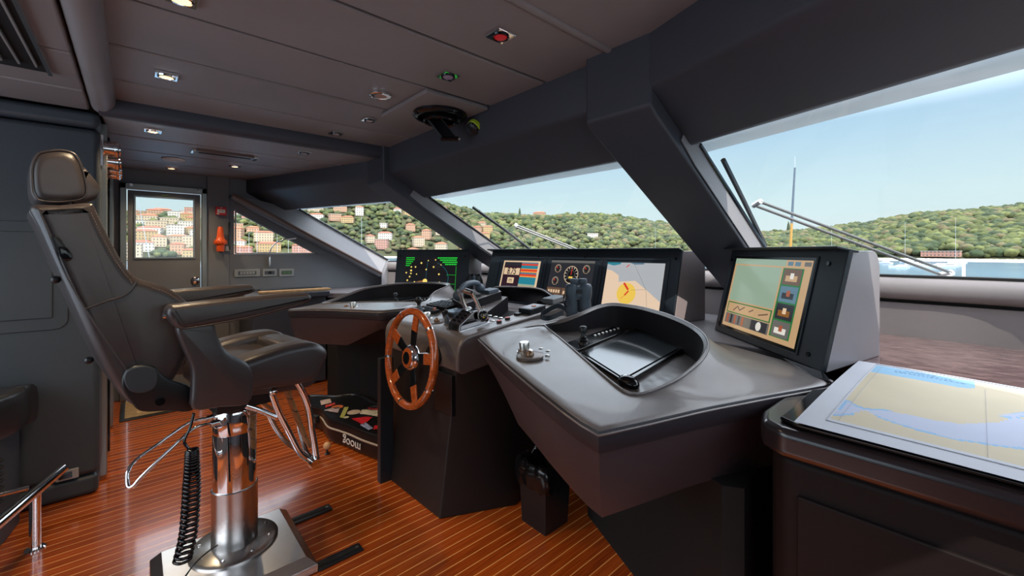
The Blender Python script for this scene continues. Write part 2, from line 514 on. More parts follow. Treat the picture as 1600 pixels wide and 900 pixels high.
# port A pillar between the side window and the port windscreen pane
m = MB()
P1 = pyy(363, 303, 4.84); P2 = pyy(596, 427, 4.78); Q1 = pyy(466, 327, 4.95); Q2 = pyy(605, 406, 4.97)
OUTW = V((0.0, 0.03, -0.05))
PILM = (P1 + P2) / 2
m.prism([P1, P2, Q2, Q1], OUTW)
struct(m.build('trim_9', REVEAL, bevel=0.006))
m = MB(); m.prism([P1 + V((0, .02, -.02)), P2 + V((0, .02, -.02)), V((P2.x, 5.0, P2.z - .02)), V((P1.x, 5.0, P1.z - .02))], (0, 0, -0.02)); struct(m.build('trim_20', LEATHER_W))
m = MB(); m.tube([P1 + V((0, -0.012, 0)), P2 + V((0, -0.012, 0.0))], 0.014, 10)
struct(m.build('trim_10', mat('brown_leather_piping', rgb(92, 70, 60), 0.4), angle=60))
# corner closing piece between pillar foot and front sill
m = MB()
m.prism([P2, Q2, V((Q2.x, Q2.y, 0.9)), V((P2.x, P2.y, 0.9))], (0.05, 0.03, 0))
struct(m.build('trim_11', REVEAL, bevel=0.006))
# starboard wall and aft bulkhead (behind the photographer)
m = MB()
m.box((-1.6, -1.03, 0), (2.4, -0.95, 1.10)); m.box((-1.6, -1.03, 1.80), (1.4, -0.95, 2.17)); m.box((-1.6, -1.03, 1.10), (-0.75, -0.95, 1.80)); 
m.box((1.15, -1.03, 1.1), (1.3, -0.95, 1.80))
struct(m.build('wall_starboard', LEATHER_W))
m = MB()
m.box((-1.68, -1.03, 0), (-1.6, 5.08, 0.5)); m.box((-1.68, -1.03, 2.0), (-1.6, 5.08, 2.2)); m.box((-1.68, -1.03, 0.5), (-1.6, 0.3, 2.0)); m.box((-1.68, 2.9, 0.5), (-1.6, 5.08, 2.0))
struct(m.build('wall_aft', LEATHER_W))

# ---- glass
GLASS = bpy.data.materials.new('window_glass'); GLASS.use_nodes = True
n = GLASS.node_tree; n.nodes.clear()
o_ = n.nodes.new('ShaderNodeOutputMaterial'); tr = n.nodes.new('ShaderNodeBsdfTransparent'); gl = n.nodes.new('ShaderNodeBsdfGlossy'); mxs = n.nodes.new('ShaderNodeMixShader')
tr.inputs[0].default_value = (0.97, 0.985, 0.985, 1); gl.inputs['Roughness'].default_value = 0.02; mxs.inputs[0].default_value = 0.05
n.links.new(tr.outputs[0], mxs.inputs[1]); n.links.new(gl.outputs[0], mxs.inputs[2]); n.links.new(mxs.outputs[0], o_.inputs[0])
def gx(y):  # glass top edge plan
    return hx(y) + 0.35
def sillx(y):
    best = min(range(len(SILLS)), key=lambda i: abs(SILLS[i].y - y))
    return SILLS[best].x + 0.03
def pane(y0, y1, name, k=6):
    m = MB(); rows = []
    for i in range(k + 1):
        y = y0 + (y1 - y0) * i / k
        a = V((gx(y), y, 1.752)); b_ = V((sillx(y), y, 1.178))
        rows.append([a, b_])
    m.grid(rows)
    return struct(m.build(name, GLASS, smooth=True))
pane(1.10, 3.02, 'window_3'); pane(-0.93, 0.80, 'window_4'); pane(3.32, 4.95, 'window_5')
# black gasket strips along the mullion edges of the glass
for i, (y, nm) in enumerate(((0.797, 'trim_12'), (3.017, 'trim_13'))):
    m = MB().tube([V((1.78, y - 0.006, 1.752)), V((2.90, y - 0.006, 1.152))], 0.010, 8)
    struct(m.build(nm, BLACKG))
m = MB().tube([Q1 + V((0, -0.02, 0.0)), Q2 + V((0, -0.02, 0.0))], 0.012, 8); struct(m.build('trim_14', BLACKG))

# ---- white eyebrow of the superstructure outside, above the windscreen
m = MB(); rings = []
for i in range(19):
    y = -1.3 + (6.6 - 0.0) * i / 18; x = hx(y)
    rings.append([V((x + 0.36, y, 1.775)), V((x + 0.60, y, 1.772)), V((x + 0.63, y, 1.79)), V((x + 0.60, y, 1.83)), V((x + 0.2, y, 2.26)), V((x - 3.2, y, 2.3)), V((x - 3.2, y, 2.24)), V((x + 0.2, y, 2.2))])
m.loft(rings)
struct(m.build('trim_15', WHITEP, angle=50))

# ---- port side door with window
FRM = mat('door_frame_satin', rgb(150, 150, 145), 0.3, 0.8)
D = bpy.data.objects.new('door_1', None); COL.objects.link(D); D.location = (DX0, 5.0, 0); D['_o'] = [DX0, 5.0, 0]; D['kind'] = 'structure'
wl = pyy(212, 308, 5.0); wr = pyy(302, 308, 5.0); wt = pyy(256, 310, 5.0).z; wb = pyy(256, 402, 5.0).z
dl, dr = DX0 + 0.05, DX1 - 0.05; dt = DTOP - 0.06
m = MB()
m.box((dl, 4.99, 0.02), (wl.x, 5.03, dt)); m.box((wr.x, 4.99, 0.02), (dr, 5.03, dt)); m.box((wl.x, 4.99, 0.02), (wr.x, 5.03, wb)); m.box((wl.x, 4.99, wt), (wr.x, 5.03, dt))
m.build('door_leaf', LEATHER_W, D)
m = MB()
m.box((DX0, 4.965, 0), (dl - 0.006, 5.04, DTOP)); m.box((dr + 0.006, 4.965, 0), (DX1, 5.04, DTOP)); m.box((DX0, 4.965, dt + 0.006), (DX1, 5.04, DTOP))
m.build('door_frame', FRM, D, bevel=0.006)
m = MB()
w = 0.012
m.box((wl.x - w, 4.982, wb - w), (wl.x, 5.0, wt + w)); m.box((wr.x, 4.982, wb - w), (wr.x + w, 5.0, wt + w)); m.box((wl.x, 4.982, wb - w), (wr.x, 5.0, wb)); m.box((wl.x, 4.982, wt), (wr.x, 5.0, wt + w))
m.build('window_frame', FRM, D)
MB().box((wl.x, 5.01, wb), (wr.x, 5.014, wt)).build('window_pane', GLASS, D, smooth=False)
hp = pyy(305, 438, 4.985)
MB().lathe([(0.0, 0.0), (0.034, 0.0), (0.034, 0.008), (0.028, 0.014), (0.014, 0.016), (0.012, 0.03), (0.0, 0.032)], hp, (0, -1, 0)).build('door_handle', CHROME, D)
c_ = pyy(258, 306, 4.985)
MB().cbox(c_ + V((0, -0.003, 0.004)), (0.05, 0.006, 0.014)).build('sticker', mat('sticker_green', rgb(120, 140, 90), 0.5), D, smooth=False)
for u_ in (205, 310):
    q = pyy(u_, 289 + (u_ - 205) * 0.075, 4.96)
    MB().cyl(q, q + V((0, -0.02, 0)), 0.012).build('latch', CHROME, D)
# inner side bulkhead aft of the door (grazing view), with dark sliding panel and bright edge strips
m = MB(); m.box((-0.20, 3.72, 0), (-0.14, 5.0, 2.05)); struct(m.build('wall_port_passage', mat('passage_panel_gloss', rgb(58, 66, 72), 0.12), bevel=0.004))
for i, yy in enumerate((3.34, 3.72, 4.25)):
    m = MB().box((-0.15, yy, 0.02), (-0.118, yy + 0.045, 2.03)); struct(m.build('trim_%d' % (16 + i), FRM if i != 1 else BLACKG, bevel=0.004))
# ================================================================ OUTSIDE
def az(u): return YAW - math.atan((u - CU) / FP)
SEAZ = -7.0
SEA = mat('sea_water', rgb(70, 104, 130), 0.18, bump=-0.8, bscale=0.5, var=0.15, vscale=0.02)
struct(MB().grid([[V((x, y, SEAZ)) for y in range(-900, 1501, 300)] for x in range(-900, 1801, 300)]).build('sea', SEA, smooth=False))
GROUND = mat('hill_scrub', rgb(70, 74, 48), 0.95, var=0.25, vscale=0.03)
sky = [(-600, 318), (60, 322), (200, 330), (320, 331), (366, 326), (440, 312), (540, 300), (640, 304), (720, 322), (760, 335), (840, 337), (930, 335), (1010, 345), (1060, 352), (1120, 362), (1200, 362), (1290, 357), (1350, 350), (1430, 334), (1520, 328), (1600, 323), (2200, 318)]
def skyv(u):
    if u <= sky[0][0]: return sky[0][1]
    for (a, b_), (c, d_) in zip(sky, sky[1:]):
        if u <= c: return b_ + (d_ - b_) * (u - a) / (c - a)
    return sky[-1][1]
def shore(u): return 560 if u > 700 else 520
DEP = 230
def terrain(u, s):
    th = az(u); r0 = shore(u); r = r0 + DEP * s
    ph = th - YAW
    h1 = 1.3 + (CV - skyv(u)) / FP * (r0 + DEP) * math.cos(ph) - 7.0
    k = min(1, s)
    prof = 1 - (1 - k) ** 1.7
    h = SEAZ - 0.5 + (h1 - SEAZ) * prof
    if s > 1: h -= (s - 1) * 60
    h += 3.0 * noise.noise(V((r * 0.02, th * 9, 0))) * min(1, s * 4)
    return V((r * math.cos(th), r * math.sin(th), h))
rows = []
for i in range(0, 19):
    s = i / 12
    rows.append([terrain(u, s) for u in range(-560, 2161, 32)])
struct(MB().grid(rows).build('hillside', GROUND, angle=180))
# far mountains behind the town
rows = []
for i in range(5):
    rr = 2300 + i * 150
    row = []
    for k in range(60):
        u = -900 + k * 22
        th = az(u)
        h = (46 + 26 * noise.noise(V((u * 0.006, 3, 0))) + 12 * noise.noise(V((u * 0.03, 1, 0)))) / FP * 2300 * abs(math.cos(th - YAW)) if i else -20
        row.append(V((rr * math.cos(th), rr * math.sin(th), h * (1 if i < 3 else 0.6))))
    rows.append(row)
struct(MB().grid(rows).build('mountains', mat('mountain_scrub_blue', rgb(84, 98, 112), 0.95, var=0.1, vscale=0.004), angle=180))

LEAVES = [mat('pine_canopy_%s' % nm, c, 0.95, var=0.3, vscale=0.25) for nm, c in (('olive', rgb(74, 82, 46)), ('deep', rgb(54, 68, 44)), ('light', rgb(94, 100, 58)), ('dry', rgb(94, 88, 62)))]
BARK = mat('tree_bark', rgb(110, 90, 70), 0.9)
def ico(c, r, sq, mb, rnd):
    # lumpy flattened crown, 32 quads
    R = []
    for i in range(6):
        th = PI * (i + 0.25) / 5.5
        R.append([V(c) + V((r * math.sin(th) * math.cos(2 * PI * k / 8) * rnd.uniform(.82, 1.18), r * math.sin(th) * math.sin(2 * PI * k / 8) * rnd.uniform(.82, 1.18), -sq * r * math.cos(th) * rnd.uniform(.85, 1.15))) for k in range(8)])
    mb.loft(R)
rnd = random.Random(3)
# countless pines of the wooded slope
CLEAR = []
# single trees that stand out on the skyline
def big_tree(u, s, r, kind, label):
    p = terrain(u, s)
    CLEAR.append((p.x, p.y, (r * 1.1) ** 2))
    T = thing('umbrella_pine' if kind == 0 else 'cypress_tree', p, label, 'tree', 'trees on the ridge line')
    h = r * 1.0
    MB().cyl(p, p + V((0, 0, h)), r * 0.08, 6, r * 0.05).build('trunk', BARK, T)
    mb = MB()
    if kind == 0:
        for k in range(14):
            ico(p + V((rnd.uniform(-r, r) * .7, rnd.uniform(-r, r) * .7, h + rnd.uniform(-.15, .3) * r)), r * rnd.uniform(.35, .55), 0.7, mb, rnd)
    else:
        mb.loft([[p + V((q * math.cos(a), q * math.sin(a), z)) for a in [2 * PI * k / 8 for k in range(8)]] for q, z in ((0.1, r * .3), (r * .32, r * .7), (r * .36, r * 1.5), (r * .2, r * 2.7), (0.05, r * 3.4))])
    mb.build('crown', LEAVES[1 if kind else rnd.choice([0, 1])], T, angle=180)
for i, u in enumerate([478, 500, 520, 545, 570, 596, 726, 745, 775, 798, 812, 838, 862, 884, 905, 925, 945, 962, 985, 1005, 1030, 1215, 1232, 1255, 1290, 1312, 1335, 1358, 1380, 1405, 1436, 1462, 1490, 1515, 1540, 1566, 1590]):
    kd = 1 if u in (812, 1232) else 0
    big_tree(u, 1.0, rnd.uniform(5.5, 8.0), kd, ('slim dark cypress on the ridge' if kd else 'rounded pine crown on the ridge line') + ', seen ' + ('through the port pane' if u < 700 else 'through the centre pane' if u < 1100 else 'through the starboard pane'))

# houses of the town
WALLM = []
for nm, c in (('cream', rgb(176, 162, 140)), ('white', rgb(188, 184, 176)), ('peach', rgb(172, 138, 114)), ('pink', rgb(164, 124, 110)), ('ochre', rgb(168, 144, 104))):
    wm = mat('render_' + nm, c, 0.9); WALLM.append(wm)
    n = wm.node_tree; bs = n.nodes['Principled BSDF']
    t = n.nodes.new('ShaderNodeTexCoord'); br = n.nodes.new('ShaderNodeTexBrick')
    br.offset = 0; br.inputs['Scale'].default_value = 1.0; br.inputs['Brick Width'].default_value = 2.6; br.inputs['Row Height'].default_value = 3.0; br.inputs['Mortar Size'].default_value = 0.85; br.inputs['Mortar Smooth'].default_value = 0.05
    br.inputs['Color1'].default_value = rgb(70, 74, 78); br.inputs['Color2'].default_value = rgb(96, 92, 84); br.inputs['Mortar'].default_value = c
    cmb = n.nodes.new('ShaderNodeCombineXYZ'); spx = n.nodes.new('ShaderNodeSeparateXYZ'); ad = n.nodes.new('ShaderNodeMath')
    n.links.new(t.outputs['Object'], spx.inputs[0]); n.links.new(spx.outputs['X'], ad.inputs[0]); n.links.new(spx.outputs['Y'], ad.inputs[1])
    n.links.new(ad.outputs[0], cmb.inputs[0]); n.links.new(spx.outputs['Z'], cmb.inputs[1]); n.links.new(cmb.outputs[0], br.inputs['Vector'])
    n.links.new(br.outputs['Color'], bs.inputs['Base Color'])
ROOFM = [mat('roof_tile_terracotta', rgb(166, 98, 72), 0.9, var=0.12, vscale=0.4), mat('roof_tile_rust', rgb(150, 88, 68), 0.9, var=0.12, vscale=0.4), mat('roof_flat_pale', rgb(160, 154, 144), 0.9)]
NAMES = ['cream', 'white', 'peach', 'pink', 'ochre']
def house(u, s, w, dpt, h, wi, ri, where, lift=0):
    p = terrain(u, s); p.z += lift - 1.0
    CLEAR.append((p.x, p.y, (w * .5 + 3.5) ** 2))
    th = az(u)
    T = thing('town_house', p, 'x', 'house', 'town houses across the harbour', local=True)
    T.rotation_euler = (0, 0, th + PI + rnd.uniform(-.35, .35))
    MB().box((-dpt / 2, -w / 2, 0), (dpt / 2, w / 2, h)).build('wall', WALLM[wi], T, smooth=False)
    o = 0.5
    if ri < 2:
        a = [(-dpt / 2 - o, -w / 2 - o, h), (dpt / 2 + o, -w / 2 - o, h), (dpt / 2 + o, w / 2 + o, h), (-dpt / 2 - o, w / 2 + o, h), (0, -w / 2 + dpt / 2.2, h + dpt * .22), (0, w / 2 - dpt / 2.2, h + dpt * .22)]
        MB().add(a, [(0, 1, 4), (1, 2, 5, 4), (2, 3, 5), (3, 0, 4, 5), (3, 2, 1, 0)]).build('roof', ROOFM[ri], T, smooth=False)
    else:
        MB().box((-dpt / 2 - .3, -w / 2 - .3, h), (dpt / 2 + .3, w / 2 + .3, h + .6)).build('roof', ROOFM[2], T, smooth=False)
    T['label'] = '%s %s house with %s roof on the slope, seen through the %s' % ('wide' if w > 17 else 'small', NAMES[wi], ['terracotta', 'rust red', 'flat pale'][ri], where)
house(843, 1.0, 22, 10, 10, 2, 0, 'centre pane', 5)
house(480, 0.72, 16, 10, 8, 0, 0, 'port pane', 3)
house(622, 0.72, 20, 10, 8, 0, 0, 'port pane', 3)
house(926, 0.25, 15, 9, 6, 1, 2, 'centre pane', 2)
house(1470, 0.02, 26, 9, 5, 3, 2, 'starboard pane', 3)
for (u0, u1, s0, s1, cnt, hw, where) in ((205, 312, 0.0, 0.95, 34, 15, 'side door window'), (360, 500, 0.0, 0.8, 34, 16, 'triangular side window'), (500, 770, 0.02, 0.60, 30, 12, 'port pane')):
    for i in range(cnt):
        ss = s0 + (s1 - s0) * ((i + rnd.random()) / cnt) ** 1.2
        uu = rnd.uniform(u0, u1)
        for _k in range(40):
            pq = terrain(uu, ss)
            if all((pq.x - a_) ** 2 + (pq.y - b_) ** 2 > (r_ ** .5 + hw * .45) ** 2 for a_, b_, r_ in CLEAR): break
            uu = rnd.uniform(u0, u1); ss = rnd.uniform(s0, s1)
        else: continue
        house(uu, ss, rnd.uniform(hw * .7, hw * 1.45), rnd.uniform(8, 11), rnd.choice([6, 8, 9, 12]) * (1.0 if u0 > 400 else 1.15), rnd.choices(range(5), [4, 5, 2, 1, 2])[0], rnd.choices([0, 1, 2], [2, 2, 5] if u0 < 300 else [4, 3, 2])[0], where)
# countless pines of the wooded slope
m = MB()
cnt = 0
def town(u): return 1.0 if u < 420 else (0.62 if u < 740 else 0.06)
for _ in range(8500):
    u = rnd.uniform(150, 1640)
    if rnd.random() < town(u) * 0.22: continue
    s = rnd.uniform(0.03, 1.05)
    p = terrain(u, s)
    if any((p.x - hx_) ** 2 + (p.y - hy_) ** 2 < rr_ for hx_, hy_, rr_ in CLEAR): continue
    r = rnd.uniform(3.6, 6.8) * (0.8 + 0.25 * s)
    if u < 740: r *= 0.8
    m.cur = rnd.choices([0, 1, 2, 3], [5, 4, 2, 1.6])[0]
    ico(p + V((0, 0, r * 0.75)), r, 0.72, m, rnd); cnt += 1
tag(m.build('forest', LEAVES, angle=180), 'green and olive pine forest covering the hillside across the bay', 'forest', kind='stuff')

# rocky waterline
m = MB()
for _ in range(420):
    u = rnd.uniform(1150, 1640); p = terrain(u, rnd.uniform(-0.02, 0.02)); r = rnd.uniform(1, 2.6)
    ico(V((p.x, p.y, SEAZ + 0.3)), r, 0.6, m, rnd)
tag(m.build('shore_rocks', mat('rock_pale', rgb(190, 168, 142), 0.9), angle=30), 'pale rocks along the waterline below the wooded hill', 'rocks', kind='stuff')

# boats and masts in the bay
HULL = mat('boat_gelcoat', rgb(240, 242, 244), 0.3)
MASTM = mat('mast_aluminium', rgb(200, 204, 208), 0.35, 0.3)
def sailboat(u, r, mh, label, lean=0.0):
    th = az(u); p = V((r * math.cos(th), r * math.sin(th), SEAZ))
    T = thing('sailboat', p, label, 'boat', 'moored boats in the harbour', local=True)
    T.rotation_euler = (0, 0, rnd.uniform(0, 6.28))
    rings = []
    for x, w, k in ((-5, 1.2, .9), (-3, 1.6, 1), (0, 1.8, 1), (3, 1.2, 1.1), (5.5, 0.1, 1.3)):
        rings.append([V((x, -w, k)), V((x, -w * .6, -.3)), V((x, w * .6, -.3)), V((x, w, k))])
    MB().loft(rings).build('hull', HULL, T)
    MB().loft([[V((x, -w, 1)), V((x, -w * .7, h)), V((x, w * .7, h)), V((x, w, 1))] for x, w, h in ((-3, 1.0, 1.5), (0, 1.1, 1.7), (2, .6, 1.2))]).build('cabin', HULL, T)
    MB().tube([V((1, 0, 1)), V((1 + lean, 0, mh))], [.11, .05], 6).build('mast', MASTM, T)
    MB().tube([V((1, 0, 2.0)), V((-3.5, 0, 2.1))], .12, 6).build('boom', HULL, T)
def yacht(u, r, ln, label):
    th = az(u); p = V((r * math.cos(th), r * math.sin(th), SEAZ))
    T = thing('motor_yacht', p, label, 'boat', 'moored boats in the harbour', local=True)
    T.rotation_euler = (0, 0, th + PI / 2 + rnd.uniform(-.3, .3))
    k = ln / 12
    MB().loft([[V((x * k, -w * k, h * k)), V((x * k, -w * .6 * k, -.3)), V((x * k, w * .6 * k, -.3)), V((x * k, w * k, h * k))] for x, w, h in ((-6, 1.6, 1.1), (-2, 1.9, 1.2), (2, 1.7, 1.4), (6, .1, 1.9))]).build('hull', HULL, T)
    MB().loft([[V((x * k, -w * k, 1.2 * k)), V((x * k, -w * .8 * k, h * k)), V((x * k, w * .8 * k, h * k)), V((x * k, w * k, 1.2 * k))] for x, w, h in ((-4.5, 1.3, 2.4), (0, 1.3, 2.6), (2.5, .8, 1.5))]).build('cabin', HULL, T)
    MB().box((-4.2 * k, -1.28 * k, 1.7 * k), (0.3 * k, 1.28 * k, 2.05 * k)).build('cabin_window', BLACKG, T, smooth=False)
yacht(262, 190, 16, 'white motor yacht at its mooring, seen low in the side door window')
yacht(300, 260, 14, 'smaller white motor yacht beyond the door window, at its right edge')
for u, r, mh in ((236, 150, 24),):
    sailboat(u, r, mh, 'sailboat with a pale leaning mast crossing the side door window', -7)
for i, (u, r, mh) in enumerate(((372, 300, 20), (392, 260, 18), (405, 240, 19), (430, 250, 17), (453, 260, 17), (470, 280, 15), (480, 300, 16))):
    sailboat(u, r, mh, 'sailboat with a bare mast in the harbour beyond the triangular side window')
sailboat(564, 200, 24, 'sailboat whose white mast rises behind the left display, through the port pane')
for u, r, mh in ((1302, 420, 30), (1416, 430, 30), (1496, 430, 32), (1024, 430, 34), (830, 440, 26)):
    sailboat(u, r, mh, 'distant sailboat at anchor below the wooded hill, thin mast against the trees')
for u, r, ln in ((1440, 330, 9), (1455, 300, 8), (1466, 340, 8), (1478, 320, 9), (1490, 350, 8), (715, 230, 22), (735, 260, 20), (1430, 350, 9), (1405, 290, 8)):
    yacht(u, r, ln, 'small white motor boat in the cluster at anchor' + (' behind the port mullion' if u < 800 else ' seen over the bow rail'))
sailboat(1382, 380, 3, 'small open boat afloat near the bow rail')
# tall raked mast standing close beyond the starboard pane
b0 = at(1233, 420, 60); b1 = at(1242, 262, 60)
T = thing('tall_mast', V((b0.x, b0.y, SEAZ)), 'tall mast with a yellow lower section standing beyond the starboard pane', 'mast')
MB().tube([V((b0.x, b0.y, SEAZ)), b0], .28, 10).build('mast_foot', MASTM, T)
bm_ = b0.lerp(b1, 0.45)
MB().tube([b0, bm_], [.20, .17], 10).build('lower_section', mat('paint_yellow_mast', rgb(176, 132, 60), 0.4), T)
MB().tube([bm_, b1], [.17, .12], 10).build('upper_section', mat('mast_blue_grey', rgb(84, 96, 108), 0.4), T)
MB().tube([b1, b1 + V((0, 0, 1.6))], .03, 6).build('aerial', MASTM, T)

# ---- foredeck and bow rail of this ship
struct(MB().prism([(2.95, -2.2, -0.2), (6.5, -1.5, -0.2), (8.2, 2.06, -0.2), (6.5, 5.6, -0.2), (2.95, 6.3, -0.2)], (0, 0, 0.1)).build('foredeck', WHITEP))
RZ = 1.215
path = smooth_loop([(2.0, -1.6, RZ), (4.2, -1.4, RZ), (5.6, -0.6, RZ), (6.1, 0.8, RZ), (6.3, 2.06, RZ), (6.1, 3.3, RZ), (5.6, 4.7, RZ), (4.2, 5.5, RZ), (2.0, 5.8, RZ)], 4, closed=False)
RL = thing('bow_rail', (4, 2.06, -0.1), 'white painted bow rail with slim posts around the foredeck', 'railing')
MB().tube(path, 0.014, 8).build('handrail', WHITEP, RL)
for (x, y) in ((4.2, -1.38), (5.05, -1.0), (5.62, -0.55), (5.92, 0.1), (6.12, 0.9), (6.3, 2.06), (6.1, 3.3), (5.6, 4.7), (4.2, 5.5)):
    MB().cyl((x, y, -0.1), (x, y, RZ), 0.012, 8).build('post', WHITEP, RL)

# ---- wipers, lying on the outside of the panes
def gplane_pt(u, v, off=0.05):
    P = V((2.87, 0, 1.178)); N = V((0.577, 0, 1.07)).normalized()
    return ppl(u, v, P + N * off, N)
WARM = mat('wiper_arm_metal', rgb(96, 98, 98), 0.45, 0.6)
def wiper(blade, arm, label):
    c = gplane_pt(*arm[-1])
    T = thing('windscreen_wiper', c, label, 'wiper', 'windscreen wipers')
    b_ = [gplane_pt(*q, 0.035) for q in blade]
    MB().tube(b_, 0.012, 6).build('wiper_blade', BLACKP, T)
    mid = [gplane_pt(*q, 0.075) for q in blade]
    n_ = len(mid)
    MB().tube([b_[0].lerp(b_[-1], .12), mid[0].lerp(mid[-1], .30), mid[0].lerp(mid[-1], .70), b_[0].lerp(b_[-1], .9)], 0.006, 6).build('blade_yoke', BLACKP, T)
    a0, a1 = [gplane_pt(*q, 0.08) for q in arm]
    sd = (a1 - a0).cross(V((0.577, 0, 1.07))).normalized() * 0.022
    MB().tube([a0 + sd, a1 + sd], 0.0075, 8).build('arm_rod', WARM, T)
    MB().tube([a0 - sd, a1 - sd], 0.0075, 8).build('arm_rod', WARM, T)
    MB().tube([a0 - sd * 1.3, a0 + sd * 1.3], 0.013, 8).build('pivot', STEEL, T)
    MB().tube([a1 - sd * 1.3, a1 + sd * 1.3], 0.016, 8).build('pivot', STEEL, T)
wiper([(1130, 250), (1160, 310), (1196, 384)], [(1183, 318), (1478, 428)], 'windscreen wiper with twin silver arms folded across the starboard pane')
wiper([(739, 324), (790, 360), (835, 395)], [(806, 353), (930, 402)], 'windscreen wiper with twin silver arms on the centre pane behind the triple display')
# ================================================================ DASHBOARD, CONSOLES, TABLE
DZ = 0.88
MARB = mat('dashboard_burl_brown', rgb(134, 106, 102), 0.15, coat=1.0, var_col=rgb(74, 46, 46), vscale=34, stretch=(1.6, .5, 1))
DASHM = mat('dashboard_leather_slate', rgb(124, 120, 124), 0.42, bump=0.2, bscale=900)
# forward dash shelf between the pods and the windscreen wall
sl = [(p.x - 0.002, p.y) for p in SILLS]
front = [(2.02, 0.41), (2.02, 0.9), (1.98, 1.6), (1.98, 2.5), (2.02, 3.2), (1.85, 4.1), (1.45, 4.4)]
slp = [q for q in sl if q[1] >= 0.41]
poly = [(x, y, DZ - 0.05) for x, y in [(1.45, 4.985), (2.30, 4.985)] + slp + front]
dash = MB().prism(poly, (0, 0, 0.05)).build('dashboard_shelf', DASHM, bevel=0.01)
tag(dash, 'grey leather dashboard shelf below the windscreen behind the displays', 'dashboard')
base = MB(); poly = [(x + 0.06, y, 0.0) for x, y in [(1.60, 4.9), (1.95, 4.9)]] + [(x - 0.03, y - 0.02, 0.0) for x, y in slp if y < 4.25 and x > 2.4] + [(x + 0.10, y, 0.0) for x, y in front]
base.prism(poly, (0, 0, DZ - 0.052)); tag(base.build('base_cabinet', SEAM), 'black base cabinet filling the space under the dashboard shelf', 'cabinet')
# port side desk top between the door pillar and the port pod
sd = MB(); sd.box((0.72, 4.30, 0.86), (1.44, 4.98, 0.91)); sd.box((0.78, 4.36, 0.02), (1.42, 4.96, 0.86))
SD = tag(sd.build('side_counter', LEATHER_D, bevel=0.008), 'low grey side counter under the triangular window', 'counter')
q = pz(498, 452, 0.915)
CF = thing('chart_folder_rack', (1.2, 4.45, 0.912), 'dark folder lying on pale wooden strip upon the side counter beside port console', 'folder')
m = MB(); m.cbox((1.16, 4.42, 0.922), (0.62, 0.11, 0.02)); m.build('wood_strip', mat('oak_pale', rgb(196, 156, 110), 0.4, var=0.2, vscale=20), CF, bevel=0.003)
m = MB(); m.cbox((1.15, 4.55, 0.926), (0.55, 0.13, 0.028)); m.build('folder', BLUEBLK, CF, bevel=0.004)

# ---- chart table (right foreground)
TZ = 0.862
T = thing('chart_table', (2.0, -0.28, 0), 'dark leather chart table with rounded silver-grey edge in right foreground', 'table')
fl_ = pz(1155, 650, TZ); 
top = [(1.19, -0.945), (1.19, 0.335), (1.225, 0.385), (1.30, 0.405), (1.46, 0.405), (1.74, 0.27), (2.012, 0.27), (2.012, -0.945)]
TOPM = mat('table_edge_satin', rgb(40, 33, 35), 0.22, spec=1.0)
MB().prism([(x, y, TZ - 0.075) for x, y in top], (0, 0, 0.075)).build('table_top', TOPM, T, bevel=0.022, seg=4)
bd = [(1.22, -0.93), (1.22, 0.325), (1.25, 0.365), (1.32, 0.38), (1.42, 0.38), (1.72, 0.22), (2.0, 0.22), (2.0, -0.93)]
MB().prism([(x, y, 0.0) for x, y in bd], (0, 0, TZ - 0.076)).build('cabinet_body', mat('table_leather_dark_brown', rgb(24, 15, 15), 0.6, bump=0.15, spec=0.3), T, bevel=0.02, seg=3)
for (a_, b_) in ((-0.93, -0.15), (-0.13, 0.30)):
    MB().box((1.208, a_, 0.10), (1.222, b_, 0.70)).build('cabinet_door', mat('table_door_dark_brown', rgb(25, 16, 16), 0.6, bump=0.15, spec=0.3), T, bevel=0.005)
# burl brown dash top beyond the table
slq = [(x, y) for x, y in sl if y < 0.44]
poly = [(2.02, 0.43, DZ - 0.045)] + [(x, max(y, -0.94), DZ - 0.045) for x, y in slq if y > -0.9] + [(2.3, -0.94, DZ - 0.045), (2.02, -0.94, DZ - 0.045)]
tag(MB().prism([V(p) + V((0, -0.024, 0)) for p in poly], (0, 0, 0.045)).build('burl_shelf', MARB, bevel=0.004), 'polished mottled brown shelf top running to the starboard windscreen', 'shelf')

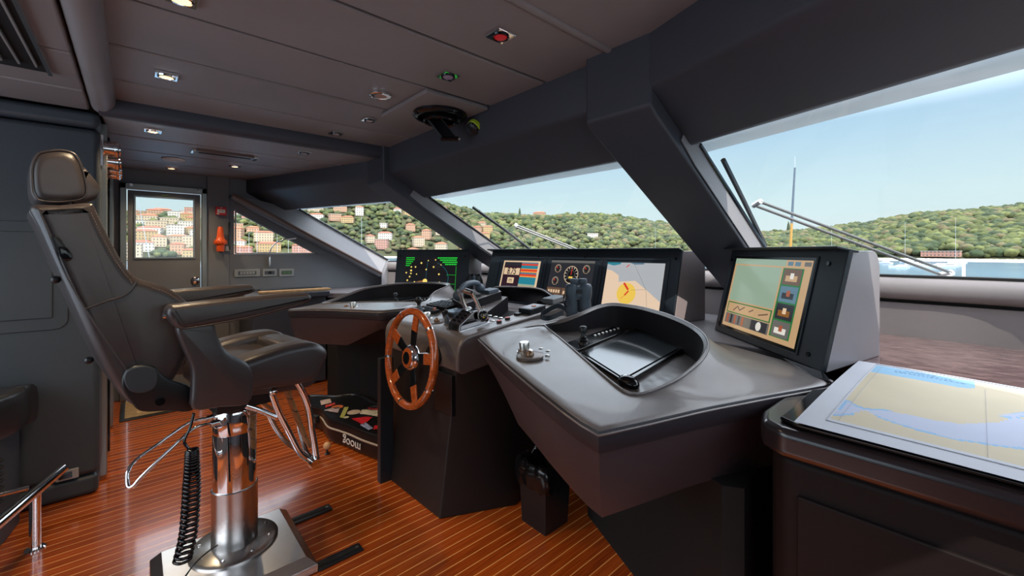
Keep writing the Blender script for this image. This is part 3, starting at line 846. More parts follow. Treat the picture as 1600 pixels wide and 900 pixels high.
# ---- pod consoles
def pod(root, mirror=False):
    Ft = [(750, 527, .905), (790, 563, .895), (840, 604, .88), (888, 641, .865), (925, 667, .853), (936, 671, .853),
          (1010, 655, .858), (1100, 634, .866), (1200, 615, .874), (1288, 600, .88), (1300, 594, .885)]
    outer = [pz(*q) for q in Ft]
    BR = outer[-1]
    back = [V((1.84, 0.50, .885)), V((1.93, 0.72, .89)), V((1.965, 1.05, .90)), V((1.93, 1.42, .91)), V((1.83, 1.60, .93)), V((1.60, 1.615, .93)), V((1.38, 1.60, .915))]
    outer += back
    n0 = len(outer)
    def arc(P, n):
        P = P + [P[0]]; Ls = [0]
        for a, b_ in zip(P, P[1:]): Ls.append(Ls[-1] + (b_ - a).length)
        out_ = []
        for k in range(n):
            d = Ls[-1] * k / n
            i = max(j for j in range(len(Ls)) if Ls[j] <= d + 1e-9); i = min(i, len(P) - 2)
            out_.append(P[i].lerp(P[i + 1], (d - Ls[i]) / max(1e-9, Ls[i + 1] - Ls[i])))
        return out_
    def piece(P, n):
        Ls = [0]
        for a, b_ in zip(P, P[1:]): Ls.append(Ls[-1] + (b_ - a).length)
        out_ = []
        for k in range(n):
            d = Ls[-1] * k / n
            i = max(j for j in range(len(Ls)) if Ls[j] <= d + 1e-9); i = min(i, len(P) - 2)
            out_.append(P[i].lerp(P[i + 1], (d - Ls[i]) / max(1e-9, Ls[i + 1] - Ls[i])))
        return out_
    # rim of the recess, four matching stretches: front, right, back, left
    rimF = [pz(846, 506, .925), pz(880, 533, .915), pz(930, 577, .895), pz(975, 615, .878)]
    rimR = [pz(975, 615, .878), pz(988, 620, .876), pz(1018, 613, .885), pz(1062, 593, .908), pz(1098, 564, .945)]
    rimB = [pz(1098, 564, .945), pz(1110, 545, .97), pz(1104, 524, .99), pz(1080, 507, 1.008), pz(1040, 491, 1.02), pz(1000, 480, 1.025), pz(956, 474, 1.025)]
    rimL = [pz(956, 474, 1.025), pz(932, 479, 1.01), pz(905, 491, .98), pz(876, 502, .945), pz(846, 506, .925)]
    N1, N2, N3, N4 = 16, 16, 22, 14
    F = outer[0:6]; Rr = outer[5:11]; B = outer[10:16]; Lf = outer[15:] + [outer[0]]
    O = piece(F, N1) + piece(Rr, N2) + piece(B, N3) + piece(Lf, N4)
    def sm(P, k=2):
        for _ in range(k):
            P = [P[i] if False else (P[i - 1] + P[i] * 2 + P[(i + 1) % len(P)]) / 4 for i in range(len(P))]
        return P
    Rm = sm(piece(rimF, N1) + piece(rimR, N2) + piece(rimB, N3) + piece(rimL, N4), 2)
    rings = []
    K = 9
    for k in range(K + 1):
        t_ = k / K
        ring = []
        for i, (a, b_) in enumerate(zip(O, Rm)):
            p = a.lerp(b_, t_)
            # concave flare where the hood rises above the apron
            rise = b_.z - a.z
            zz = a.z + rise * (t_ ** 2.1 if rise > 0.03 else t_)
            ring.append(V((p.x, p.y, zz)))
        rings.append(ring)
    cen = sum(Rm, V()) / len(Rm)
    lipin = [V((p.x, p.y, p.z + 0.004)) for p in [q.lerp(V((cen.x, cen.y, q.z)), 0.02) for q in Rm]]
    rings.append(lipin)
    rings.append([V((p.x, p.y, p.z - 0.006)) for p in [q.lerp(V((cen.x, cen.y, q.z)), 0.05) for q in Rm]])
    # recess wall down to a floor plane parallel with the apron
    n_fl = (pz(975, 615, .878) - pz(846, 506, .925)).cross(V((0.83, -0.5, 0.05)))
    if n_fl.z < 0: n_fl = -n_fl
    n_fl.normalize()
    P0 = pz(905, 560, .87)
    def floorz(x, y): return P0.z - (n_fl.x * (x - P0.x) + n_fl.y * (y - P0.y)) / n_fl.z - 0.0
    rec = [q.lerp(V((cen.x, cen.y, q.z)), 0.07) for q in Rm]
    flr = [V((q.x, q.y, min(floorz(q.x, q.y), q.z - 0.012))) for q in rec]
    rings.append(flr)
    rings.append([q.lerp(V((cen.x, cen.y, floorz(cen.x, cen.y))), 0.93) for q in flr])
    m = MB()
    # outer lip: rounded edge, then dark band
    od = [V((p.x - cen.x, p.y - cen.y, 0)).normalized() for p in O]
    rr = [[p + d * 0.0 + V((0, 0, -0.062)) for p, d in zip(O, od)], [p + d * 0.006 + V((0, 0, -0.045)) for p, d in zip(O, od)], [p + d * 0.008 + V((0, 0, -0.012)) for p, d in zip(O, od)], [p + d * 0.004 + V((0, 0, -0.003)) for p, d in zip(O, od)]]
    m.loft([rr[-1]] + rings[:K + 3], False)
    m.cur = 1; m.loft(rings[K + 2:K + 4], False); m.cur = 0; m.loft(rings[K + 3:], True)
    m.build('console_top', [LEATHER_POD, RECESS_SHADE], root, angle=48)
    MB().loft(rr, False).build('console_lip', LIP, root, angle=60)
    # piping around the recess
    MB().tube([q + V((0, 0, 0.003)) for q in Rm], 0.0045, 6, closed=True).build('recess_piping', LEATHER_POD, root, angle=80)
    MB().tube([p + d * 0.009 + V((0, 0, -0.012)) for p, d in zip(O, od)], 0.0035, 6, closed=True).build('edge_piping', LEATHER_POD, root, angle=80)
    # lower body, tapered in towards the bottom
    def dep(p):
        f = min(1, max(0, ((p - O[0]).length) / 0.35)) if p.y > 1.2 else 1
        return 0.055 + 0.20 * (0.35 + 0.65 * f)
    ins = [(0.0, 0.056), (-0.004, 0.06)]
    bod = [[p + V((0, 0, -0.064)) - d * 0.004 for p, d in zip(O, od)]]
    for s_ in (0.35, 0.7, 1.0):
        bod.append([p + V((0, 0, -0.057 - (dep(p) - 0.055) * s_)) - d * (0.004 + 0.055 * s_ ** 1.6) for p, d in zip(O, od)])
    bod.append([p + V((0, 0, -0.057 - (dep(p) - 0.055) * 1.02)) - d * 0.10 for p, d in zip(O, od)])
    MB().loft(bod, True).build('console_body', mat('console_body_brown' + ('_port' if mirror else ''), rgb(60, 48, 51), 0.45, bump=0.2), root, angle=40)
    # plinth to the floor
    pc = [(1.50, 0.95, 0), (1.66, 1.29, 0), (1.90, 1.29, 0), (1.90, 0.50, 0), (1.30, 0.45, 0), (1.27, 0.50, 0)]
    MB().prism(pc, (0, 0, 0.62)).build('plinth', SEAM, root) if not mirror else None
    return O, Rm, floorz, n_fl
POD = thing('pilot_console', (1.5, 1.0, 0), 'near leather console pod with a hooded recess holding a tilted screen and joystick', 'console', 'leather helm pods')
O_, Rm_, floorz, nfl = pod(POD)
def pfl(u, v, off=0.004):
    P = V((1.5, 1.1, floorz(1.5, 1.1))); return ppl(u, v, P + nfl * off, nfl)
# vertical seam on the body
# recessed monitor
c4 = [pfl(*q) for q in ((905, 556), (998, 514), (1072, 546), (978, 603))]
MB().prism([p for p in c4], nfl * 0.012).build('monitor_bezel', BLACKG, POD, bevel=0.003)
c4 = [pfl(*q, off=0.018) for q in ((915, 553), (998, 520), (1058, 545), (975, 591))]
MB().prism(c4, nfl * 0.0015).build('monitor_glass', mat('dark_screen_glass', rgb(36, 42, 46), 0.08, spec=0.8), POD, smooth=False)
c4 = [pfl(*q) for q in ((884, 538), (958, 512), (978, 519), (903, 550))]
MB().prism(c4, nfl * 0.008).build('joystick_panel', BLACKG, POD, bevel=0.003)
jb = pfl(912, 537, 0.012)
J = MB(); J.lathe([(0.026, 0), (0.024, 0.008), (0.018, 0.012), (0.021, 0.018), (0.014, 0.024), (0.016, 0.03), (0.010, 0.036), (0.009, 0.05), (0.0165, 0.052), (0.0175, 0.072), (0.013, 0.078), (0.0, 0.079)], jb, nfl); J.build('joystick', BLACKP, POD, angle=50)
for i in range(7):
    p = pfl(930 + i * 6, 524 - i * 1.8, 0.013)
    MB().lathe([(0.0065, 0), (0.006, 0.003), (0.0, 0.004)], p, nfl, 12).build('panel_button', NICKEL, POD)
# the same kind of pod stands mirrored to port of the helm
def mirror_tree(o, parent=None):
    c = o.copy(); COL.objects.link(c)
    if parent is not None: c.parent = parent
    for ch in [q for q in COL.objects if q.parent == o]: mirror_tree(ch, c)
    return c
POD2 = mirror_tree(POD); POD2.scale = (1, -1, 1.015); POD2.location = (POD.location.x, 4.12 - POD.location.y, 0)
POD2['label'] = 'far port console pod with its hooded recess, behind the helm chair armrests'

# on the near pod apron: knob, trackball dish, push buttons
def apron(u, v, off=0.0):
    P = pz(850, 560, .905); Nn = (pz(925, 640, .872) - pz(770, 530, .909)).cross(V((0.9, -0.42, 0.085)))
    if Nn.z < 0: Nn = -Nn
    Nn.normalize(); return ppl(u, v, P + Nn * off, Nn), Nn
def apron_kit():
    p, N_ = apron(820, 549)
    k = thing('control_knob', p, 'silver turning knob standing on the near console apron', 'knob', 'console knobs')
    MB().lathe([(0.028, 0), (0.028, 0.006), (0.020, 0.010), (0.020, 0.034), (0.018, 0.038), (0, 0.038)], p, N_).build('cap', NICKEL, k)
    MB().lathe([(0.031, -0.002), (0.031, 0.003), (0.0, 0.004)], p, N_).build('collar', STEEL, k)
    p, N_ = apron(828, 556.5)
    t_ = thing('trackball', p, 'trackball in round dark dish on near console apron', 'trackball', 'console trackballs')
    MB().lathe([(0.052, -0.002), (0.052, 0.003), (0.047, 0.005), (0.022, 0.004), (0, 0.003)], p, N_).build('dish', mat('dish_bronze', rgb(112, 100, 94), 0.35, 0.6), t_)
    MB().sphere(p + N_ * 0.006, 0.016).build('ball', mat('ball_bronze', rgb(140, 112, 92), 0.2, 0.5), t_)
    res = [k, t_]
    for (u, v) in ((845, 545), (856, 549), (855, 556)):
        p, N_ = apron(u, v)
        res.append(tag(MB().lathe([(0.009, -0.001), (0.009, 0.003), (0.007, 0.004), (0, 0.0045)], p, N_, 16).build('push_button', NICKEL), 'small flat round push button on the near console apron beside the knob', 'button', 'buttons on the near console'))
    return res
KIT = apron_kit()
for o in KIT:
    c = mirror_tree(o); c.scale = (1, -1, 1); c.location = (o.location.x, 4.12 - o.location.y, o.location.z)
    c['label'] = {'control_knob': 'silver turning knob on the far port console apron', 'trackball': 'trackball in its dish on the far port console apron'}.get(o.name.split('.')[0], 'small flat round push button on the far port console apron')
    if 'push' in o.name: c['group'] = 'buttons on the far console'

# ---- centre steering console
FX, CY0, CY1 = 1.156, 1.67, 2.457
def ctz(x): return 0.88 + 0.125 * (x - FX)
def ctop(u, v, off=0.0):
    N_ = V((-0.125, 0, 1)).normalized(); return ppl(u, v, V((FX, 2, 0.88)) + N_ * off, N_)
CN = V((-0.125, 0, 1)).normalized()
HC = thing('helm_console', (1.6, 2.06, 0), 'central steering console with sloping leather top and wheel in front', 'console')
m = MB(); prof = [(1.97, 0.80), (FX + 0.03, 0.70), (FX - 0.006, 0.72), (FX - 0.008, 0.80), (FX, 0.84), (FX + 0.02, 0.868), (FX + 0.05, ctz(FX + 0.05)), (1.45, ctz(1.45)), (1.97, ctz(1.97))]
m.prism([(x, CY0, z) for x, z in prof], (0, CY1 - CY0, 0)); ctp = m.build('console_top', LEATHER_POD, HC, bevel=0.014, seg=3, angle=30)
cutp = [ctop(*q, off=0.03) for q in ((753, 486), (783, 490), (858, 466), (800, 452))]
cut = MB().prism(cutp, V((0, 0, -0.13))).build('cut_shape', RECESS_SHADE, HC, smooth=False)
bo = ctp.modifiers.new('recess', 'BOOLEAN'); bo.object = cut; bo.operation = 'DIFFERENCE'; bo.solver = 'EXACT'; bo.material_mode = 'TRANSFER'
bpy.context.view_layer.update()
nm_ = bpy.data.meshes.new_from_object(ctp.evaluated_get(bpy.context.evaluated_depsgraph_get()))
ctp.modifiers.clear(); ctp.data = nm_
bpy.data.objects.remove(cut)
# raised ledge that carries the telephone, left of the recess
LT = [ctop(*q, off=0.055) for q in ((722, 476), (744, 468), (783, 455), (776, 450), (740, 452), (706, 466))]
MB().prism([p - CN * .004 for p in LT], CN * .004).build('ledge_top', LEATHER_POD, HC, bevel=.002)
MB().prism([p - CN * .052 for p in LT], CN * .047).build('ledge_side', RECESS_SHADE, HC)
pc = [(1.10, 1.75), (1.08, 2.24), (1.20, 2.40), (1.95, 2.40), (1.95, 1.72), (1.45, 1.585)]
pt = [(1.165, 1.69), (1.165, 2.42), (1.22, 2.44), (1.95, 2.44), (1.95, 1.68), (1.45, 1.68)]
m = MB(); m.loft([[V((x, y, 0)) for x, y in pc], [V((x, y, 0.80)) for x, y in pt]]); m.build('console_body', mat('console_front_black_brown', rgb(32, 27, 27), 0.5, bump=0.2), HC, bevel=0.008)
m = MB(); m.box((1.02, 2.235, 0), (1.10, 2.275, 0.70)); m.build('side_panel', BLUEBLK, HC, bevel=0.004)
m = MB(); m.box((1.135, 1.70, 0.50), (1.16, 1.85, 0.70)); m.build('access_panel', BLACKP, HC, bevel=0.004)
# back of port bay: dark panel between the centre console and the port pod with lip
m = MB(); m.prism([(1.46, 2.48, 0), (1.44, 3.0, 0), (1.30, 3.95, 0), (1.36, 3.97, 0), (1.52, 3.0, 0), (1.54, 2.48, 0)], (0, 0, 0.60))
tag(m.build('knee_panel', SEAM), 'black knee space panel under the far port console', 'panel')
# centre recess with hood on the upper part of the console
hz = lambda x, y: ctz(x)
HR = thing('instrument_hood', (1.95, 2.15, 0.98), 'low curved hood around the recess behind the throttle on the centre console', 'hood')
h = smooth_loop([ctop(742, 484, .0), ctop(768, 458, .0), pz(775, 449, 1.03), pz(812, 449, 1.035), pz(843, 452, 1.03), pz(860, 461, 1.00), ctop(872, 470)], 6, closed=False)
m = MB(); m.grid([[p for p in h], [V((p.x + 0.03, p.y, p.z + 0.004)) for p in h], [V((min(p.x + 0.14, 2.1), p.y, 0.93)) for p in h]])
m.build('hood_shell', RECESS_SHADE, HR)
m = MB(); m.tube(h, 0.007, 8); m.build('hood_edge', LEATHER_POD, HR, angle=80)

# ---- steering wheel
WC = pxx(640, 559, 1.00); 
SW = thing('steering_wheel', WC, 'varnished wooden ship steering wheel with chrome hub on the centre console front', 'steering wheel')
axis = V((-1, 0, 0.10)).normalized(); wy = V((0, -1, 0)); wz = wy.cross(axis); wz = wz if wz.z > 0 else -wz
RW = 0.226
def wp(a, r, off=0): return WC + wy * (r * math.cos(a)) + wz * (r * math.sin(a)) + axis * off
MB().tube([wp(2 * PI * k / 64, RW) for k in range(64)], 0.0185, 14, closed=True).build('rim', WOODRIM, SW, angle=180)
for k in range(5):
    a = math.radians(8 + 72 * k)
    a2 = math.radians(8 + 36 + 72 * k)
    MB().tube([wp(a2 - .025, RW), wp(a2, RW), wp(a2 + .025, RW)], 0.0192, 14).build('rim_ferrule', CHROME, SW, angle=60)
    t1 = [wp(a - .16, .05, -.012), wp(a + .16 , .05, -.012)]
    dvec = (wp(a, 1) - WC).normalized(); sid = dvec.cross(axis)
    def quad(r0, r1, w0, w1, o0, o1, name, mt):
        pts = [WC + dvec * r0 + sid * w0 + axis * o0, WC + dvec * r0 - sid * w0 + axis * o0, WC + dvec * r1 - sid * w1 + axis * o1, WC + dvec * r1 + sid * w1 + axis * o1]
        return MB().prism(pts, axis * 0.008).build(name, mt, SW, bevel=0.002)
    quad(.045, .135, .019, .026, -.012, -.004, 'spoke', BLACKG)
    quad(.135, .225, .026, .024, -.004, 0.0, 'spoke_inlay', WOODRIM)
MB().lathe([(0.062, -0.02), (0.064, -0.008), (0.058, 0.006), (0.050, 0.014), (0.046, 0.014)], WC, axis, 32).build('hub', CHROME, SW)
MB().lathe([(0.047, 0.010), (0.047, 0.016), (0.030, 0.018), (0.0, 0.019)], WC, axis, 32).build('hub_cap', WOODRIM, SW)
MB().lathe([(0.030, 0.017), (0.030, 0.020), (0.0, 0.021)], WC, axis, 32).build('hub_badge', BLACKG, SW)
MB().cyl(WC - axis * 0.02, WC - axis * 0.145, 0.020, 16).build('shaft', CHROME, SW)
MB().cyl(WC - axis * 0.12, WC - axis * 0.15, 0.055, 20).build('shaft_collar', BLACKP, SW)

# ---- displays
def display(name, A, B, lean, C, Dd, zt, label, depth_lip=0.06, panels=((0.07, 0.93),), rim=True, body=None):
    """A,B bottom corners (left,right seen from the helm), lean = vector towards the top, C,Dd rear corners"""
    root = thing(name, (A + B) / 2, label, 'display')
    A1 = A + lean; B1 = B + lean; A1.z = B1.z = zt
    top_b = 0.035
    # housing with rounded rear top edge
    prof = []
    def ringat(P0, P1, Q):
        # P0 bottom front, P1 top front, Q rear bottom
        d = (Q - P0); d.z = 0
        L_ = d.length; dn = d / L_; lean2 = (P1 - P0).dot(dn); r = 0.07
        r_ = [P0.copy(), P1.copy()]
        ztop = P1.z
        end = L_
        for k in range(6):
            a = PI / 2 * k / 5
            r_.append(V((P0.x, P0.y, 0)) + dn * (end - r + r * math.sin(a)) + V((0, 0, ztop - r + r * math.cos(a))))
        r_.append(V((Q.x, Q.y, P0.z)))
        return r_
    MB().loft([ringat(A, A1, Dd), ringat(B, B1, C)]).build('housing', body or DASHM, root, bevel=0.004)
    x = (B - A).normalized(); yv = (A1 - A).normalized(); H = (A1 - A).length; Wd = (B - A).length
    nrm = x.cross(yv)
    M = frame(A + nrm * 0.001, x, yv)
    # face bezel
    MB(M).box((0, 0, 0), (Wd, H, 0.016)).build('bezel', BLUEBLK, root, bevel=0.004)
    # visor lip
    MB(M).prism([(-0.03, H - 0.004, -0.02), (Wd + 0.0, H - 0.004, -0.02), (Wd + 0.0, H + 0.004, -0.02), (-0.03, H + 0.004, -0.02)], (0, 0, depth_lip + 0.02)).build('visor', BLUEBLK, root, bevel=0.003)
    return root, M, Wd, H
def screen_quad(mb, M, x0, y0, x1, y1, z, idx):
    mb.cur = idx; mb.M = M
    mb.add([(x0, y0, z), (x1, y0, z), (x1, y1, z), (x0, y1, z)], [(0, 1, 2, 3)])
def disc(mb, M, cx, cy, r, z, idx, seg=24, r_in=0, sx=1):
    mb.cur = idx; mb.M = M
    if r_in:
        pts = [(cx + q * math.cos(2 * PI * k / seg) * sx, cy + q * math.sin(2 * PI * k / seg), z) for q in (r_in, r) for k in range(seg)]
        mb.add(pts, [(k, (k + 1) % seg, seg + (k + 1) % seg, seg + k) for k in range(seg)])
    else:
        mb.add([(cx + r * math.cos(2 * PI * k / seg) * sx, cy + r * math.sin(2 * PI * k / seg), z) for k in range(seg)], [tuple(range(seg))])
def line(mb, M, a, b_, w, z, idx):
    mb.cur = idx; mb.M = M
    d = V((b_[0] - a[0], b_[1] - a[1])); d.normalize(); px_, py_ = -d.y * w / 2, d.x * w / 2
    mb.add([(a[0] + px_, a[1] + py_, z), (a[0] - px_, a[1] - py_, z), (b_[0] - px_, b_[1] - py_, z), (b_[0] + px_, b_[1] + py_, z)], [(0, 1, 2, 3)])
def screws(root, M, Wd, H, xs):
    for x in xs:
        for y in (0.10 * H, 0.88 * H):
            MB(M).cyl((x, y, 0.015), (x, y, 0.020), 0.008, 12).build('screw', BLACKG, root)

# near (starboard) display: camera pictures
A = pz(1121, 516, DZ); B = pz(1291, 583, DZ); n_ = V((0.74, -0.67, 0)) * 0.095
C = pz(1375, 556, DZ); Dd = A + (C - B) * 0.95
RD, M, Wd, H = display('camera_display', A, B, n_, C, Dd, 1.303, 'nearest display in its slate housing showing a grid of small camera pictures')
E = {k: emis('screen_' + k, c, s) for k, c, s in (
    ('tan', rgb(196, 160, 118), 0.9), ('palegreen', rgb(150, 172, 150), 0.9), ('green', rgb(40, 120, 60), 0.8), ('brown', rgb(112, 84, 66), 0.8), ('dark', rgb(44, 46, 52), 0.8),
    ('blue', rgb(96, 130, 150), 0.8), ('cream', rgb(226, 196, 160), 0.95), ('rust', rgb(176, 92, 60), 0.8), ('black', rgb(16, 14, 18), 1.0), ('brightgreen', rgb(30, 220, 60), 1.0),
    ('yellow', rgb(246, 214, 110), 1.1), ('amber', rgb(150, 96, 40), 0.8), ('teal', rgb(40, 140, 160), 0.8), ('red', rgb(214, 60, 40), 1.0), ('orange', rgb(238, 150, 60), 1.0), ('white', rgb(228, 224, 214), 0.9), ('sea', rgb(176, 180, 184), 0.95), ('land', rgb(232, 204, 176), 0.95), ('ylw', rgb(234, 196, 84), 1.0), ('maroon', rgb(46, 24, 36), 1.0), ('grey', rgb(110, 108, 104), 0.8))}
EL = list(E.values()); EI = {k: i for i, k in enumerate(E)}
m = MB(); sx0, sy0, sx1, sy1 = 0.085 * Wd, 0.10 * H, 0.80 * Wd, 0.90 * H
def S(mb, fx0, fy0, fx1, fy1, z, c):
    screen_quad(mb, M, sx0 + (sx1 - sx0) * fx0, sy0 + (sy1 - sy0) * fy0, sx0 + (sx1 - sx0) * fx1, sy0 + (sy1 - sy0) * fy1, z, EI[c])
S(m, 0, 0, 1, 1, 0.0165, 'tan'); S(m, 0.03, 0.38, 0.68, 0.90, 0.0172, 'palegreen'); S(m, 0.0, 0.92, 0.72, 1, 0.0172, 'palegreen')
S(m, 0.70, 0.06, 0.93, 0.90, 0.0172, 'green'); 
for k, c in enumerate(('brown', 'blue', 'dark', 'grey')):
    y1 = 0.89 - k * 0.21; S(m, 0.72, y1 - 0.19, 0.915, y1, 0.0178, c)
    S(m, 0.75, y1 - 0.15, 0.88, y1 - 0.08, 0.0184, ('tan', 'dark', 'amber', 'white')[k]); S(m, 0.80, y1 - 0.12, 0.84, y1 - 0.05, 0.0188, ('white', 'rust', 'cream', 'rust')[k])
S(m, 0.03, 0.05, 0.68, 0.19, 0.0172, 'grey'); S(m, 0.03, 0.20, 0.68, 0.36, 0.0172, 'green'); S(m, 0.045, 0.215, 0.665, 0.345, 0.0178, 'tan')
for k in range(5): S(m, 0.06 + k * 0.06, 0.06, 0.09 + k * 0.06, 0.18, 0.0178, ('rust', 'dark')[k % 2])
S(m, 0.44, 0.055, 0.66, 0.185, 0.0178, 'dark'); disc(m, M, sx0 + .55 * (sx1 - sx0), sy0 + .12 * (sy1 - sy0), 0.02, 0.0184, EI['white'])
for a, b_ in (((.14, .24), (.2, .31)), ((.2, .31), (.24, .26)), ((.24, .26), (.31, .32)), ((.38, .27), (.44, .31)), ((.52, .26), (.64, .30))):
    line(m, M, (sx0 + a[0] * (sx1 - sx0), sy0 + a[1] * (sy1 - sy0)), (sx0 + b_[0] * (sx1 - sx0), sy0 + b_[1] * (sy1 - sy0)), 0.006, 0.0184, EI['brown'])
S(m, 0.74, 0.93, 0.80, 0.98, 0.0172, 'blue'); S(m, 0.82, 0.93, 0.88, 0.98, 0.0172, 'blue'); S(m, 0.92, 0.93, 0.99, 0.98, 0.0172, 'grey')
m.M = Matrix.Identity(4)
m.build('screen', EL, RD, smooth=False)
MB(M).prism([(sx0 - .012, sy0 - .012, 0.0160), (sx1 + .012, sy0 - .012, 0.0160), (sx1 + .012, sy1 + .012, 0.0160), (sx0 - .012, sy1 + .012, 0.0160)], (0, 0, 0.0004)).build('screen_surround', BLACKG, RD, smooth=False)
m = MB(M); 
for (a, b_, c_, d_) in ((0.055, 0.06, 0.83, 0.065), (0.055, 0.935, 0.83, 0.94)):
    m.box((a * Wd, b_ * H, 0.016), (c_ * Wd, d_ * H, 0.020))
m.box((0.052 * Wd, 0.06 * H, 0.016), (0.058 * Wd, 0.94 * H, 0.020)); m.box((0.827 * Wd, 0.06 * H, 0.016), (0.833 * Wd, 0.94 * H, 0.020))
m.build('bezel_ridge', BLUEBLK, RD)
screws(RD, M, Wd, H, (0.03 * Wd, 0.90 * Wd))

# far (port) display: radar picture
A2 = V((B.x, 4.12 - B.y, DZ)); B2 = V((A.x, 4.12 - A.y, DZ)); A2 = A2.lerp(B2, 0.10)
C2 = B2 + V((0.33, 0.22, 0)); D2 = A2 + V((0.33, 0.22, 0))
RA, M, Wd, H = display('radar_display', A2, B2, V((0.74, 0.67, 0)) * 0.095, C2, D2, 1.303, 'farthest display on the port side showing a dark radar picture with yellow dots')
m = MB(); sx0, sy0, sx1, sy1 = 0.13 * Wd, 0.06 * H, 0.84 * Wd, 0.86 * H
S(m, 0, 0, 1, 1, 0.0165, 'black')
disc(m, M, sx0 + .34 * (sx1 - sx0), sy0 + .10 * (sy1 - sy0), 0.085, 0.0168, EI['amber'], sx=1.2)
disc(m, M, sx0 + .40 * (sx1 - sx0), sy0 + .33 * (sy1 - sy0), 0.022, 0.0174, EI['yellow'])
r5 = random.Random(11)
for (fx, fy) in [(.12, .72), (.2, .72), (.12, .62), (.12, .54), (.03, .56), (.1, .45), (.23, .52), (.41, .65), (.55, .72), (.31, .83), (.44, .9), (.58, .92), (.69, .78), (.66, .52), (.6, .2), (.22, .2), (.14, .18), (.3, .18), (.2, .30), (.06, .35), (.68, .3)]:
    disc(m, M, sx0 + fx * (sx1 - sx0), sy0 + fy * (sy1 - sy0), r5.uniform(.005, .010), 0.0174, EI['yellow'], 10)
for k in range(26):
    a_ = 0.05 + k * 0.04 * PI * .5
    fx, fy = .40 + .44 * math.cos(a_ - .6), .40 + .50 * math.sin(a_ - .6)
    if 0 < fx < .88 and 0 < fy < 1: disc(m, M, sx0 + fx * (sx1 - sx0), sy0 + fy * (sy1 - sy0), .003, 0.0172, EI['teal'], 8)
for row in range(5):
    x = 0.01
    while x < 0.17 - row * .02: S(m, x, .965 - row * .055, x + .02, .99 - row * .055, 0.0172, 'brightgreen'); x += .028
for row in range(4):
    x = 0.62 + row * .05
    while x < 0.98: S(m, x, .955 - row * .06, x + .022, .99 - row * .06, 0.0172, 'brightgreen'); x += .032
for fy in (.5, .25): line(m, M, (sx0 + .80 * (sx1 - sx0), sy0 + fy * (sy1 - sy0)), (sx0 + .98 * (sx1 - sx0), sy0 + fy * (sy1 - sy0)), .002, .0172, EI['brightgreen'])
line(m, M, (sx0 + .98 * (sx1 - sx0), sy0), (sx0 + .98 * (sx1 - sx0), sy0 + .75 * (sy1 - sy0)), .002, .0172, EI['brightgreen'])
line(m, M, (sx0 + .41 * (sx1 - sx0), sy0 + .33 * (sy1 - sy0)), (sx0 + .43 * (sx1 - sx0), sy0 + .9 * (sy1 - sy0)), .0015, .0170, EI['teal'])
m.M = Matrix.Identity(4); m.build('screen', EL, RA, smooth=False)
screws(RA, M, Wd, H, (0.05 * Wd, 0.94 * Wd))

# centre triple display
A3 = V((2.30, 2.93, DZ)); B3 = V((2.30, 1.17, DZ))
TD, M, Wd, H = display('triple_display', A3, B3, V((0.115, 0, 0)), V((2.62, 1.13, DZ)), V((2.62, 2.97, DZ)), 1.303, 'wide centre display housing with three screens for depth, engines and chart', body=mat('display_side_brown', rgb(140, 128, 130), 0.45))
def win(u0, u1, v0, v1):
    Mi = M.inverted(); O3 = M @ V((0, 0, 0.016)); N3 = (M.to_3x3() @ V((0, 0, 1)))
    a = Mi @ ppl(u0, v1, O3, N3); b_ = Mi @ ppl(u1, v0, O3, N3)
    return a, b_
Mi = M.inverted(); O3 = M @ V((0, 0, 0.0165)); N3 = (M.to_3x3() @ V((0, 0, 1)))
def fpt(u, v): return Mi @ ppl(u, v, O3, N3)
# depth sounder
xa = fpt(788, 408).x; xb = fpt(845, 410).x; ya = fpt(836, 455).y; yb = fpt(790, 407).y
sx0, sy0, sx1, sy1 = xa, ya, xb, yb
m = MB(); S(m, 0, 0, 1, 1, 0.0165, 'cream'); S(m, .04, .03, .52, .95, .0172, 'maroon'); S(m, .52, .03, .95, .95, .0172, 'teal')
S(m, .06, .50, .50, .74, .0178, 'cream'); S(m, .2, .20, .38, .40, .0178, 'cream'); S(m, .06, .82, .5, .94, .0178, 'dark')
for y0, y1, c in ((.84, .90, 'red'), (.64, .71, 'red'), (.60, .64, 'orange'), (.70, .73, 'orange'), (.48, .54, 'red'), (.44, .48, 'orange'), (.90, .95, 'blue'), (.54, .6, 'blue'), (.03, .14, 'tan'), (.14, .2, 'palegreen')):
    S(m, .52, y0, .95, y1, .0178, c)
m.M = Matrix.Identity(4); m.build('depth_screen', EL, TD, smooth=False)
TXT = mat('digits_dark', rgb(40, 20, 30), 0.5)
text_mesh('8.75', (sy1 - sy0) * .34, M @ Matrix.Translation(V((sx0 + .28 * (sx1 - sx0), sy0 + .62 * (sy1 - sy0), .0184))) @ Matrix.Scale(.8, 4, V((1, 0, 0))), 'depth_digits', TXT, TD, .0002, bold=.0012)
text_mesh('m', (sy1 - sy0) * .24, M @ Matrix.Translation(V((sx0 + .29 * (sx1 - sx0), sy0 + .31 * (sy1 - sy0), .0184))), 'unit_letter', TXT, TD, .0002)
